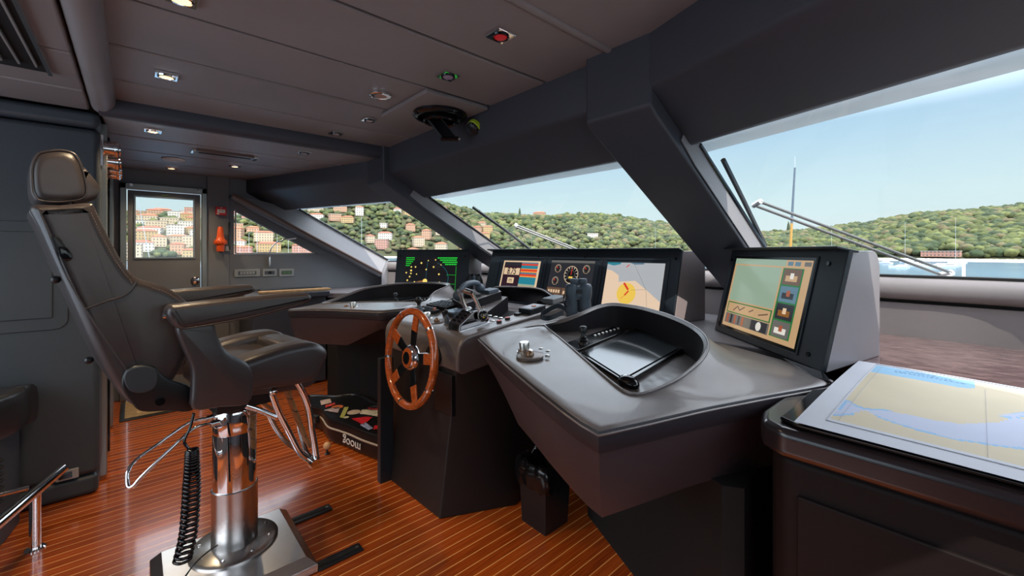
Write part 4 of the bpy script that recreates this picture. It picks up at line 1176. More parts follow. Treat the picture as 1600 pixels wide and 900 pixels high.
# engine gauges
xa = fpt(862, 410).x; xb = fpt(930, 410).x; ya = fpt(880, 459).y; yb = fpt(880, 407).y
sx0, sy0, sx1, sy1 = xa, ya - .03, xb, yb
m = MB(); S(m, 0, 0, 1, 1, 0.0165, 'dark'); S(m, 0, .94, 1, 1, .0172, 'grey'); S(m, 0, 0, .34, .26, .0172, 'brown'); S(m, .36, 0, .70, .26, .0172, 'brown')
for cx, cy, r in ((.19, .78, .12), (.52, .62, .26), (.84, .78, .12), (.17, .44, .12)):
    X = sx0 + cx * (sx1 - sx0); Y = sy0 + cy * (sy1 - sy0); R_ = r * (sy1 - sy0) * .9
    disc(m, M, X, Y, R_, .0176, EI['black'], 32); disc(m, M, X, Y, R_, .0180, EI['cream'], 32, r_in=R_ * .93); disc(m, M, X, Y, R_ * .55, .0180, EI['grey'], 24, r_in=R_ * .5)
    for k in range(11):
        a = math.radians(-40 + k * 26)
        line(m, M, (X + R_ * .70 * math.cos(a), Y + R_ * .70 * math.sin(a)), (X + R_ * .90 * math.cos(a), Y + R_ * .90 * math.sin(a)), .004 if r > .2 else .0025, .0182, EI['white'])
    line(m, M, (X, Y), (X + R_ * .75 * math.cos(2.4 if r < .2 else 1.5), Y + R_ * .75 * math.sin(2.4 if r < .2 else 1.5)), .005, .0184, EI['red'])
X = sx0 + .52 * (sx1 - sx0); Y = sy0 + .55 * (sy1 - sy0)
m.cur = EI['ylw']; m.M = M; m.add([(X - .018, Y - .007, .0186), (X + .018, Y - .007, .0186), (X + .018, Y + .007, .0186), (X - .018, Y + .007, .0186)], [(0, 1, 2, 3)])
for k in range(5): S(m, .04 + .06 * k, .12, .08 + .06 * k, .2, .0180, 'cream'); S(m, .40 + .06 * k, .10, .44 + .06 * k, .18, .0180, 'cream')
m.M = Matrix.Identity(4); m.build('gauge_screen', EL, TD, smooth=False)
# chart plotter
xa = fpt(950, 410).x; xb = fpt(1040, 410).x; ya = fpt(980, 482).y; yb = fpt(960, 410).y
sx0, sy0, sx1, sy1 = xa, ya - .01, xb, yb
m = MB(); S(m, 0, 0, 1, 1, 0.0165, 'land')
m.cur = EI['sea']; m.M = M
def SP(pts, z, c):
    m.cur = EI[c]; m.M = M; m.add([(sx0 + a * (sx1 - sx0), sy0 + b_ * (sy1 - sy0), z) for a, b_ in pts], [tuple(range(len(pts)))])
SP([(0.02, 1), (1, 1), (1, .22), (.75, .45), (.55, .62), (.42, .60), (.26, .58), (.24, .72), (.10, .82), (0, .84), (0, 1)], .0172, 'sea')
SP([(.0, 1), (.0, .965), (.12, .93), (.24, .96), (.26, 1)], .0178, 'teal'); SP([(.42, 1), (.5, .96), (.66, .97), (.66, 1)], .0178, 'blue')
disc(m, M, sx0 + .42 * (sx1 - sx0), sy0 + .34 * (sy1 - sy0), .30 * (sy1 - sy0) * .75, .0176, EI['ylw'], 32)
def LN(a, b_, w, c): line(m, M, (sx0 + a[0] * (sx1 - sx0), sy0 + a[1] * (sy1 - sy0)), (sx0 + b_[0] * (sx1 - sx0), sy0 + b_[1] * (sy1 - sy0)), w, .0182, EI[c])
LN((.36, .56), (.45, .42), .014, 'red'); LN((.46, .40), (.40, .30), .010, 'red'); LN((.40, .30), (.34, .22), .005, 'orange'); LN((.36, .90), (.41, .96), .006, 'red')
LN((.5, .96), (.75, .45), .0015, 'grey'); LN((.75, .45), (.8, .1), .0015, 'grey'); LN((.5, .42), (.75, .45), .0015, 'grey')
m.M = Matrix.Identity(4); m.build('plotter_screen', EL, TD, smooth=False)
for u_ in (853, 941):
    x = fpt(u_, 420).x
    MB(M).box((x - .004, .02, .016), (x + .004, H - .03, .022)).build('divider', BLACKP, TD)
for (u0_, u1_) in ((779, 849), (858, 936), (945, 1046)):
    x0 = fpt(u0_, 420).x; x1 = fpt(u1_, 420).x
    m = MB(M); y0, y1 = ya - .03, yb + .025
    m.box((x0, y0, .016), (x0 + .008, y1, .021)); m.box((x1 - .008, y0, .016), (x1, y1, .021)); m.box((x0, y1 - .008, .016), (x1, y1, .021)); m.box((x0, y0, .016), (x1, y0 + .008, .021))
    m.build('screen_frame', BLUEBLK, TD)
screws(TD, M, Wd, H, (.02, Wd * .335, Wd * .60, Wd - .03))

# ---- paper sea chart on its black board
tray = MB(); tray.prism([(1.215, -0.62, TZ + .001), (1.215, 0.30, TZ + .001), (1.24, 0.345, TZ + .001), (1.55, 0.345, TZ + .001), (1.74, 0.255, TZ + .001), (1.95, 0.255, TZ + .001), (1.95, -0.62, TZ + .001)], (0, 0, 0.012))
tag(tray.build('chart_board', BLACKG, bevel=0.005), 'glossy black board on the chart table beneath the paper chart', 'board')
CZ = TZ + 0.022
bl = pz(1344, 562, CZ + .01); fl2 = pz(1249, 661, CZ)
def chart_p(fx, fy, dz=0):     # fx 0 front .. 1 back, fy 0 port .. 1 starboard
    x = fl2.x + (bl.x - fl2.x) * fx - 0.04 * fy * (0.4 + fx); y = 0.303 - 1.05 * fy
    z = CZ + 0.006 * math.sin(fx * PI) * (1 - fy) + 0.006 * math.sin(fy * 5 + 1) * fx + dz
    return V((x, y, z))
CH = thing('sea_chart', fl2, 'large paper sea chart with blue title box spread on the chart table', 'chart')
def chart_patch(pts, dz, mt, name, k=1):
    m = MB()
    # triangulated fan following the paper
    cx_ = sum(p[0] for p in pts) / len(pts); cy_ = sum(p[1] for p in pts) / len(pts)
    return m, pts
INKS = [PAPER, mat('chart_land_tan', rgb(188, 175, 149), 0.7, var=0.04), mat('chart_water_pale', rgb(170, 176, 196), 0.7), mat('chart_title_blue', rgb(126, 168, 196), 0.7), mat('chart_ink_grey', rgb(165, 167, 176), 0.7), mat('chart_coast_blue', rgb(130, 168, 202), 0.7)]
def in_poly(x, y, P):
    c = False
    for (x0, y0), (x1, y1) in zip(P, P[1:] + P[:1]):
        if (y0 > y) != (y1 > y) and x < (x1 - x0) * (y - y0) / (y1 - y0) + x0: c = not c
    return c
NX, NY = 120, 150
def uvp(fx, fy):
    p = chart_p(fx, fy); d = p - V((0, 0, CAMZ)); t_ = d.dot(FW)
    return (CU + FP * d.dot(RT) / t_, CV - FP * d.z / t_)
frame_fx = (0.10, 0.955); frame_fy = 0.055
water = [(1322, 628), (1314, 638), (1300, 648), (1330, 646), (1352, 641), (1372, 650), (1400, 660), (1440, 672), (1490, 685), (1560, 695), (1600, 700), (1680, 720), (1680, 660), (1600, 655), (1560, 648), (1600, 645), (1680, 652), (1600, 648), (1560, 660), (1500, 662), (1450, 655), (1420, 648), (1385, 642), (1352, 640), (1335, 634), (1325, 627)]
m = MB()
gridp = [[chart_p(i / NX, j / NY) for j in range(NY + 1)] for i in range(NX + 1)]
pts = [q for r_ in gridp for q in r_]
m.v = pts
for i in range(NX):
    for j in range(NY):
        fx, fy = (i + .5) / NX, (j + .5) / NY
        idx = 0
        if frame_fx[0] < fx < frame_fx[1] and fy > frame_fy:
            u_, v_ = uvp(fx, fy); idx = 1
            if in_poly(u_, v_, water): idx = 2
            elif in_poly(u_, v_, [(u2, v2 + (2.5 if v2 > 645 else -2.5)) for u2, v2 in water]): idx = 5
            if fx > 0.80 and fy < 0.28 - (0.04 * (1 - min(1, max(0, (fx - .80) / .035)) ** .5)): idx = 3
        elif (frame_fx[0] - .028 < fx < frame_fx[0] - .018 or frame_fx[1] + .010 < fx < frame_fx[1] + .018) and fy > frame_fy - .02: idx = 4 if False else 0
        a = i * (NY + 1) + j
        m.f.append([a, a + 1, a + NY + 2, a + NY + 1]); m.mi.append(idx)
m.build('chart_sheet', INKS, CH, smooth=True)
CH['_o'] = list(fl2)
m = MB()
def chart_line(a, b_, w=0.002):
    k = 14
    P = [chart_p(a[0] + (b_[0] - a[0]) * i / k, a[1] + (b_[1] - a[1]) * i / k, .0012) for i in range(k + 1)]
    m.tube(P, w / 2, 4)
chart_line((.075, .05), (.975, .05)); chart_line((.075, .05), (.075, 1)); chart_line((.975, .05), (.975, 1)); chart_line((.10, .07), (.955, .07), .001)
chart_line((.10, .30), (.84, .30), .0006); chart_line((.10, .62), (.955, .55), .0006)
m.build('chart_border_lines', INKS[4], CH)
m = MB()
r6 = random.Random(5)
for row, (fx, a, b_) in enumerate(((.925, .13, .20), (.900, .105, .235), (.875, .105, .255))):
    y = a
    while y < b_:
        l_ = r6.uniform(.004, .009); p = chart_p(fx, y, .0012); q = chart_p(fx + .006, y + l_, .0012)
        m.box((min(p.x, q.x), min(p.y, q.y), p.z), (max(p.x, q.x), max(p.y, q.y), p.z + .0003)); y += l_ + .004
m.build('chart_title_marks', INKS[5], CH, smooth=False)
m = MB(); m.prism([pz(1395, 578, .8665), pz(1500, 586, .8665), pz(1600, 598, .8665), pz(1760, 622, .8665), pz(1760, 680, .8665), pz(1600, 640, .8665), pz(1400, 600, .8665)], (0, 0, .0012))
tag(m.build('paper_sheet', mat('paper_white', rgb(238, 236, 232), 0.7), smooth=False), 'plain white sheet showing from beneath the back edge of the sea chart', 'paper')
# small dark reflecting tablet pieces between the near display and the chart
q0 = [pz(u, v, DZ + .002) for u, v in ((1222, 561), (1287, 584), (1300, 600), (1270, 590))]
tag(MB().prism(q0, (0, 0, .006)).build('slim_tablet', BLACKG, bevel=.002), 'slim black glossy tablet lying before the nearest display', 'tablet')
# ================================================================ HELM CHAIR
CC = pz(367, 872, 0.0)
PSI = math.radians(8)
cX = V((math.cos(PSI), math.sin(PSI), 0)); cY = V((-math.sin(PSI), math.cos(PSI), 0))
def cl(u, v, yl):
    """pixel -> chair-local point on the chair's own fore-and-aft plane local y = yl"""
    p = ppl(u, v, CC + cY * yl, cY) - CC
    return V((p.dot(cX), yl, p.z))
def prof(pts, yl):
    return [(q.x, q.z) for q in (cl(u, v, yl) for u, v in pts)]
def sprof(pts, yl, n=4):
    q = smooth_loop([cl(u, v, yl) for u, v in pts], n)
    return [(p.x, p.z) for p in q]
CHR = thing('helm_chair', CC, 'high-backed charcoal leather helm chair on a chrome pedestal in left foreground', 'chair', local=True)
CHR.rotation_euler = (0, 0, PSI)
# headrest
m = MB(); pillow(m, sprof([(46, 290), (46, 258), (56, 238), (75, 232), (98, 231), (118, 237), (130, 255), (138, 285), (139, 304), (128, 315), (95, 319), (62, 316), (50, 306)], -0.13), -0.135, 0.135, 0.035, 6, scale=True)
HRs = m.build('headrest', LEATHER_CH, CHR, angle=70)
pp_ = sprof([(50, 290), (50, 259), (59, 241), (76, 236), (97, 235), (115, 240), (126, 257), (134, 285), (135, 302), (126, 311), (95, 315), (64, 313), (53, 304)], -0.13, 6)
MB().tube([V((x, -0.127, z)) for x, z in pp_], 0.0025, 6, closed=True).build('headrest_piping', LEATHER_CH, HRs, angle=90)
m = MB(); pillow(m, sprof([(128, 262), (140, 270), (156, 290), (157, 302), (148, 312), (128, 318), (100, 321), (110, 300)], -0.11), -0.115, 0.115, 0.02, 4)
m.build('headrest_pad', LEATHER_CH, CHR, angle=70)
# back: a thin rear shell plus deep side bolsters
backo = [(48, 322), (62, 356), (92, 424), (120, 486), (150, 552), (180, 606), (205, 632), (236, 640), (262, 610), (292, 560), (312, 510), (303, 484), (283, 463), (262, 450), (236, 441), (210, 432), (192, 410), (168, 366), (150, 326), (140, 317), (95, 320)]
inner = [(48, 322), (62, 356), (92, 424), (120, 486), (150, 552), (180, 606), (205, 632), (236, 640), (250, 600), (262, 560), (252, 510), (225, 470), (190, 430), (150, 385), (125, 345), (112, 322)]
m = MB(); pillow(m, sprof(backo, -0.235, 3), -0.245, -0.155, 0.03, 5); BS = m.build('side_bolster', LEATHER_CH, CHR, angle=70)
def seam(pts, yl, r=0.0022, par=CHR, nm='seam_stitching', mt=None, n=5):
    q = smooth_loop([cl(u, v, yl) for u, v in pts], n, closed=False)
    MB().tube(q, r, 6).build(nm, mt or LEATHER_CH, par, angle=90)
def stitches(pts, yl, par, gap=0.009, mt=None, r=0.0013):
    q = smooth_loop([cl(u, v, yl) for u, v in pts], 8, closed=False)
    m = MB(); acc = 0
    for a, b_ in zip(q, q[1:]):
        L_ = (b_ - a).length; d = (b_ - a) / max(L_, 1e-6); s = gap - acc
        while s < L_:
            p = a + d * s; m.cyl(p, p + d * gap * 0.6, r, 5); s += gap
        acc = L_ - (s - gap)
    m.build('stitching', mt or STITCH, par, smooth=False)
seam([(60, 326), (75, 362), (100, 424), (130, 478), (165, 530), (205, 590), (222, 630)], -0.2455, .003, BS, 'back_seam')
seam([(133, 483), (165, 471), (198, 460), (214, 440)], -0.2455, .003, BS, 'cross_seam')
stitches([(140, 327), (158, 366), (182, 410), (205, 440)], -0.2465, BS)
stitches([(146, 324), (165, 363), (188, 406), (210, 435)], -0.2450, BS)
stitches([(232, 448), (262, 458), (290, 478), (304, 500)], -0.2465, BS)
m = MB(); pillow(m, sprof(backo, -0.235, 3), 0.155, 0.245, 0.03, 5); m.build('side_bolster', LEATHER_CH, CHR, angle=70)
m = MB(); pillow(m, sprof(inner, -0.235, 3), -0.17, 0.17, 0.01, 3); m.build('backrest', LEATHER_CH, CHR, angle=70)
# belt height slider in the upper back
m = MB(); pillow(m, sprof([(80, 372), (92, 371), (104, 388), (112, 404), (102, 408), (90, 396)], -0.25), -0.252, -0.240, 0.004, 2); m.build('slider_recess', BLACKP, CHR)
m = MB(); pillow(m, sprof([(90, 387), (104, 387), (113, 401), (108, 406), (96, 404)], -0.255), -0.264, -0.25, 0.004, 2); m.build('slider_button', BLACKG, CHR)
for (u, v) in ((87, 437), (139, 563)):
    p = cl(u, v, -0.16); MB().sphere(p, 0.012, 10, 8).build('back_knob', BLACKP, CHR)
# recliner hinge and its arm, both sides
for sgn in (-1, 1):
    y0 = -0.262 if sgn < 0 else 0.245
    m = MB(); pr = sprof([(190, 603), (196, 578), (215, 570), (240, 572), (258, 590), (300, 606), (300, 640), (262, 641), (222, 642), (206, 630)], -0.25, 4)
    pillow(m, pr, y0, y0 + 0.018, 0.006, 3); h_ = m.build('recliner_bracket', BLACKP, CHR)
    m = MB(); pr = sprof([(193, 592), (198, 578), (218, 571), (238, 574), (246, 590), (240, 606), (222, 613), (202, 609)], -0.26, 4)
    yy = -0.274 if sgn < 0 else 0.262
    pillow(m, pr, yy, yy + 0.013, 0.004, 3, scale=True); m.build('hinge_cap', mat('hinge_slate' if sgn < 0 else 'hinge_slate_far', rgb(54, 60, 66), 0.45), CHR)
    c = cl(250, 627, y0); MB().cyl(c + V((0, -0.008 if sgn < 0 else 0.0, 0)), c + V((0, 0.02, 0)), 0.013, 14).build('bracket_bolt', BLACKG, CHR)
# armrest: upright panel and pad, both sides
for sgn in (-1, 1):
    ya, yb_ = (-0.32, -0.275) if sgn < 0 else (0.275, 0.32)
    m = MB(); pillow(m, sprof([(277, 512), (300, 508), (334, 505), (341, 525), (356, 550), (385, 566), (396, 582), (397, 606), (388, 632), (345, 637), (303, 641), (301, 610), (300, 575), (283, 535)], -0.32, 3), ya, yb_, 0.014, 4)
    m.build('armrest_panel', LEATHER_CH, CHR, angle=70)
    ya, yb_ = (-0.345, -0.265) if sgn < 0 else (0.265, 0.345)
    m = MB(); pillow(m, sprof([(262, 490), (268, 479), (285, 476), (380, 466), (470, 458), (486, 461), (488, 468), (478, 475), (400, 497), (300, 514), (280, 514), (270, 505)], -0.345, 4), ya, yb_, 0.018, 5)
    ap = m.build('armrest_pad', LEATHER_CH, CHR, angle=70)
    if sgn < 0: stitches([(272, 484), (380, 471), (480, 462)], -0.3462, ap, 0.008)
    if sgn < 0: seam([(274, 498), (282, 510), (305, 511), (400, 493), (474, 473)], -0.3455, .002, ap, 'pad_seam')
    MB().cyl(cl(254, 494, -0.27 if sgn < 0 else 0.25), cl(266, 493, -0.27 if sgn < 0 else 0.25), 0.011, 12).build('armrest_pivot', CHROME, CHR)
# seat: base cushion, two raised bolsters, front roll
m = MB(); pillow(m, sprof([(312, 600), (330, 565), (365, 556), (420, 550), (470, 546), (494, 556), (488, 585), (470, 602), (400, 612), (330, 618)], -0.10, 3), -0.17, 0.17, 0.02, 4); m.build('seat_cushion', LEATHER_CH, CHR, angle=70)
for sgn in (-1, 1):
    ya, yb_ = (-0.265, -0.13) if sgn < 0 else (0.13, 0.265)
    m = MB(); pillow(m, sprof([(345, 600), (352, 575), (385, 563), (420, 551), (455, 541), (490, 536), (508, 543), (514, 554), (506, 574), (494, 592), (476, 600), (430, 607), (380, 613)], -0.26, 4), ya, yb_, 0.030, 6)
    sb_ = m.build('seat_bolster', LEATHER_CH, CHR, angle=70)
    if sgn < 0:
        stitches([(398, 569), (425, 559), (455, 551), (486, 547)], -0.263, sb_, 0.008)
m = MB(); q = cl(500, 560, -0.15)
pillow(m, sprof([(448, 548), (462, 538), (492, 537), (508, 545), (513, 556), (505, 576), (492, 593), (468, 602), (450, 585)], -0.20, 4), -0.15, 0.15, 0.02, 4); m.build('seat_front_roll', LEATHER_CH, CHR, angle=70)
# pan below the seat
MB().box((-0.10, -0.12, cl(345, 634, 0).z), (0.12, 0.12, cl(345, 600, 0).z)).build('seat_pan', BLACKP, CHR, bevel=.01)
# pedestal
zt = cl(360, 640, 0).z + .01; zm = cl(363, 757, 0).z
MB().lathe([(0.079, zm), (0.079, zt - .10), (0.0785, zt - .098), (0.0795, zt - .096), (0.0795, zt - .01), (0.074, zt), (0.0, zt)], (0, 0, 0), seg=48).build('column_upper', CHROME, CHR)
MB().lathe([(0.084, 0.075), (0.084, zm - .004), (0.080, zm), (0.0, zm)], (0, 0, 0), seg=48).build('column_lower', STEEL, CHR)
m = MB(); m.lathe([(0.160, 0.064), (0.160, 0.070), (0.148, 0.078), (0.0, 0.078)], (0, 0, 0), seg=48); fl_ = m.build('flange', STEEL, CHR)
for k in range(8):
    a = 2 * PI * k / 8 + .2
    MB().lathe([(0.007, 0.0), (0.006, 0.004), (0, 0.005)], (0.130 * math.cos(a), 0.130 * math.sin(a), 0.077), seg=10).build('flange_screw', CHROME, fl_)
# sliding base plate (kept square to the floor strips, so turned back by the chair's own angle)
Rb = Matrix.Rotation(-PSI, 4, 'Z'); 
x0, x1, y0, y1 = 0.045 - CC.x, 0.553 - CC.x, 1.79 - CC.y, 2.27 - CC.y
m = MB(Rb); m.loft([[V((x0, y0, 0.004)), V((x1, y0, 0.004)), V((x1, y1, 0.004)), V((x0, y1, 0.004))], [V((x0, y0, 0.035)), V((x1, y0, 0.035)), V((x1, y1, 0.035)), V((x0, y1, 0.035))], [V((x0 + .035, y0 + .035, 0.064)), V((x1 - .035, y0 + .035, 0.064)), V((x1 - .035, y1 - .02, 0.064)), V((x0 + .035, y1 - .02, 0.064))]])
m.build('base_plate', STEEL, CHR, smooth=False, bevel=.002)
# gas lever loop behind the column
def rod(pts, r, nm, par=CHR, mt=CHROME, seg=10, n=5):
    P = smooth_loop([cl(*q) for q in pts], n, closed=False)
    return MB().tube(P, r, seg).build(nm, mt, par, angle=80)
rod([(332, 662, -0.07), (318, 664, -0.08), (300, 672, -0.09), (262, 706, -0.10), (222, 744, -0.10), (209, 759, -0.10), (201, 761, -0.09), (199, 750, -0.075), (201, 735, -0.06), (215, 717, -0.02), (250, 692, 0.0), (290, 664, 0.0), (310, 656, 0.0), (326, 654, 0.0)], 0.0065, 'footring_loop')
for (u, v, y) in ((329, 663, -0.07), (323, 654, 0.0)):
    p = cl(u, v, y); MB().cyl(p, p + V((0.03, 0, 0)), 0.011, 12).build('loop_socket', CHROME, CHR)
# folding front footrest
FR_ = MB().tube(smooth_loop([cl(*q) for q in ((424, 612, -0.16), (434, 640, -0.16), (452, 676, -0.16), (468, 706, -0.16), (480, 716, -0.16), (488, 722, -0.16))], 4, closed=False), 0.013, 12).build('footrest_frame', CHROME, CHR, angle=80)
rod([(464, 598, -0.17), (474, 615, -0.17), (483, 640, -0.17), (487, 670, -0.17), (492, 700, -0.17), (495, 725, -0.17)], 0.014, 'footrest_side_rail', FR_)
rod([(408, 615, 0.16), (416, 640, 0.16), (432, 672, 0.16), (448, 692, 0.16), (470, 706, 0.16)], 0.012, 'footrest_side_rail', FR_)
rod([(443, 600, 0.15), (452, 622, 0.15), (462, 645, 0.15), (470, 680, 0.15), (478, 706, 0.15)], 0.012, 'footrest_side_rail', FR_)
a_, b_ = cl(492, 723, -0.17), cl(478, 706, 0.15); MB().tube([a_, b_], 0.012, 12).build('footrest_cross_tube', CHROME, FR_)
p = cl(492, 724, -0.185); MB().cyl(p + V((0, -.012, 0)), p + V((0, .03, 0)), 0.022, 18).build('footrest_end_cap', CHROME, FR_)
TEAK = mat('footrest_teak', rgb(150, 112, 72), 0.35, var=0.15, vscale=20)
L0 = cl(447, 604, -0.15); L1 = cl(484, 702, -0.15); R0 = cl(440, 604, 0.14); R1 = cl(474, 690, 0.14)
for k in range(5):
    f0, f1 = k / 5 + .01, (k + 1) / 5 - .015
    q = [L0.lerp(L1, f0), R0.lerp(R1, f0), R0.lerp(R1, f1), L0.lerp(L1, f1)]
    MB().prism(q, V((0.010, 0, 0.004))).build('footrest_slat', TEAK, FR_, bevel=.002)
rod([(384, 634, -0.12), (408, 642, -0.13), (432, 652, -0.15)], 0.011, 'footrest_strut', FR_)
rod([(386, 622, 0.05), (406, 628, 0.08), (424, 640, 0.13)], 0.010, 'footrest_strut', FR_)
MB().sphere(cl(427, 612, -0.17), 0.018, 12, 8).build('footrest_knuckle', CHROME, FR_)
# curly cable
path = smooth_loop([V(cl(303, 645, -0.14)), V(cl(297, 668, -0.15)), V(cl(288, 690, -0.16)), V(cl(297, 703, -0.17))], 6, closed=False)
ctr = smooth_loop([V(cl(300, 703, -0.18)), V(cl(300, 745, -0.20)), V(cl(298, 790, -0.22)), V(cl(294, 835, -0.25)), V(cl(285, 875, -0.28))], 40, closed=False)
turns = 30
coil = []
N_ = len(ctr) * 4
for i in range(N_):
    f = i / (N_ - 1); k = f * (len(ctr) - 1); j = min(int(k), len(ctr) - 2); c = ctr[j].lerp(ctr[j + 1], k - j)
    ph = 2 * PI * turns * (f ** 0.62)
    rr_ = 0.0235 * (0.7 + .3 * min(1, f * 3))
    coil.append(c + V((math.cos(ph) * rr_, math.sin(ph) * rr_, 0)))
MB().tube(path + coil, 0.0052, 6).build('curly_cable', BLACKG, CHR, angle=180)
MB().tube(smooth_loop([cl(290, 900, -.30) , cl(305, 880, -0.24), cl(325, 862, -0.16), cl(340, 852, -0.1)], 4, closed=False), 0.003, 6).build('thin_cable', BLACKG, CHR, angle=180)

# floor tracks the base slides in
for yy, lbl in ((2.20, 'farther recessed black floor track in front of the chair base'), (1.815, 'nearer recessed black floor track in front of the chair base')):
    TR = thing('floor_track', (0.645, yy, 0), lbl, 'floor track', 'chair slide tracks')
    m = MB(); m.box((0.555, yy - 0.028, 0.0005), (0.74, yy + 0.028, 0.009)); m.build('track_frame', BLACKP, TR, bevel=.003)
    m = MB(); m.box((0.558, yy - 0.010, 0.009), (0.725, yy + 0.010, 0.0105)); m.build('track_slot', SEAM, TR, smooth=False)
    m = MB(); m.box((0.715, yy - 0.006, 0.010), (0.728, yy + 0.006, 0.0125)); m.build('track_stop', NICKEL, TR, smooth=False)
# ================================================================ FITTINGS AND SMALL THINGS
# ---- tall cabinet at the left with a flush door
TC = thing('tall_cabinet', (-0.86, 3.45, 0), 'floor to ceiling dark leather cabinet with a rounded flush panel left of the helm chair', 'cabinet')
CABM = mat('cabinet_leather_dark', rgb(58, 64, 70), 0.42, bump=0.2, var=0.06, vscale=3)
FY = 3.17
MB().box((-1.58, FY, 0.11), (-0.14, 3.70, 1.955)).build('cabinet_body', CABM, TC, bevel=0.03, seg=4)
MB().box((-1.58, FY, 1.962), (-0.14, 3.70, 2.048)).build('cornice', CABM, TC, bevel=0.03, seg=4)
MB().box((-1.57, FY + 0.006, 0.0), (-0.146, 3.69, 0.106)).build('plinth', CABM, TC, bevel=0.028, seg=4)
def face(pts, y, th, name, mt, par, n=1, bevel=0.003):
    P = [pyy(u, v, y) for u, v in pts]
    P = [V((p.x, y, p.z)) for p in P]
    return MB().prism(P, (0, th, 0)).build(name, mt, par, bevel=bevel)
xr = pyy(107, 450, FY).x; zb = pyy(60, 517, FY).z; zt_ = pyy(60, 346, FY).z; xi = pyy(83, 450, FY).x; zi = pyy(60, 498, FY).z; zit = pyy(60, 362, FY).z
R_ = 0.05
outl = [V((-1.45, FY - 0.006, zt_)), V((xr, FY - 0.006, zt_))] + [V((xr - R_ + R_ * math.cos(-a), FY - 0.006, zb + R_ + R_ * math.sin(-a))) for a in [PI / 2 * k / 6 for k in range(7)]] + [V((-1.45, FY - 0.006, zb))]
MB().prism(outl, (0, 0.012, 0)).build('surround_panel', CABM, TC, bevel=0.004)
dp = MB().box((-1.40, FY - 0.012, zi), (xi, FY, zit)).build('cabinet_door', CABM, TC, bevel=0.005)
c = pyy(105, 742, FY - 0.004)
sp_ = MB().cbox(c, (0.085, 0.010, 0.052)).build('socket_plate', ALUP, TC, bevel=0.004)
MB().cbox(c + V((-0.006, -0.006, 0)), (0.050, 0.006, 0.030)).build('socket_insert', BLACKG, TC)

# ---- upholstered bench at the far left edge
BN = thing('bench', (-0.7, 2.85, 0), 'black upholstered bench with louvred base at the left edge before the tall cabinet', 'bench')
m = MB(); m.prism([(-1.2, 2.35, 0.0), (-0.60, 2.35, 0.0), (-0.43, 2.92, 0.0), (-0.41, 3.08, 0.0), (-1.2, 3.08, 0.0)], (0, 0, 0.48)); m.build('bench_base', CABM, BN, bevel=0.008)
cp = [(-1.2, 2.33), (-0.62, 2.33), (-0.46, 2.80), (-0.395, 2.93), (-0.38, 3.04), (-0.42, 3.10), (-1.2, 3.10)]
def scl(P, k, z): 
    cx = sum(p[0] for p in P) / len(P); cy = sum(p[1] for p in P) / len(P)
    return [V((cx + (x - cx) * k, cy + (y - cy) * k, z)) for x, y in P]
cps = [(p.x, p.y) for p in smooth_loop([(x, y, 0) for x, y in cp], 4)]
m = MB(); m.loft([scl(cps, .96, .475), scl(cps, .99, .49), scl(cps, 1.0, .53), scl(cps, 1.0, .60), scl(cps, .985, .64), scl(cps, .95, .658), scl(cps, .80, .664)]); m.build('seat_cushion', mat('bench_leather_black', rgb(36, 37, 42), 0.38, bump=-0.5, bscale=9), BN, angle=60)
for k in range(7):
    z = 0.20 + k * 0.03
    a = V((-0.437, 2.89, z)); b_ = V((-0.50, 2.68, z))
    MB().tube([a, b_], 0.008, 6).build('louvre', SEAM, BN)
# chrome foot rail
FRL = thing('foot_rail', (-0.325, 2.75, 0), 'polished chrome foot rail on a round post in the lower left corner', 'rail')
pb = pz(55, 858, 0.0); pt_ = V((pb.x, pb.y, 0.262))
MB().cyl(pb, pt_, 0.019, 20).build('post', CHROME, FRL)
MB().lathe([(0.034, 0), (0.034, 0.005), (0.028, 0.010), (0, 0.010)], pb).build('flange', CHROME, FRL)
r0 = pz(97, 733, 0.285); r1 = pz(0, 815, 0.285); r1 = r0 + (r1 - r0) * 2.6
MB().tube([r0, r1], 0.0215, 20).build('rail_tube', CHROME, FRL)
r0 = pz(45, 762, 0.26); r1 = V((-0.44, 2.80, 0.26))
MB().tube([r0, r1], 0.011, 10).build('cross_bar', CHROME, FRL)

# ---- chrome lamp cluster on the cabinet corner
LC = thing('chrome_wall_lamp', pyy(172, 275, 3.3), 'stacked chrome cylinder lamp fixed high on the cabinet corner beside the passage', 'lamp')
for k, (u, v, y, r) in enumerate(((163, 232, 3.28, .042), (163, 252, 3.40, .046), (166, 264, 3.56, .036), (168, 272, 3.60, .03))):
    p = pyy(u, v, y); p.x = -0.135
    m = MB(); m.lathe([(r * 1.15, 0), (r * 1.15, .010), (r, .012), (r, .052), (r * 1.12, .054), (r * 1.12, .064), (r * .8, .070), (r * .8, .076), (0, .076)], p, (1, 0, 0), 24); m.build('lamp_cylinder', CHROME, LC, angle=40)
p = pyy(160, 244, 3.4); MB().box((-0.142, 3.22, p.z - .08), (-0.128, 3.64, p.z + .09)).build('back_plate', CHROME, LC, bevel=.003)

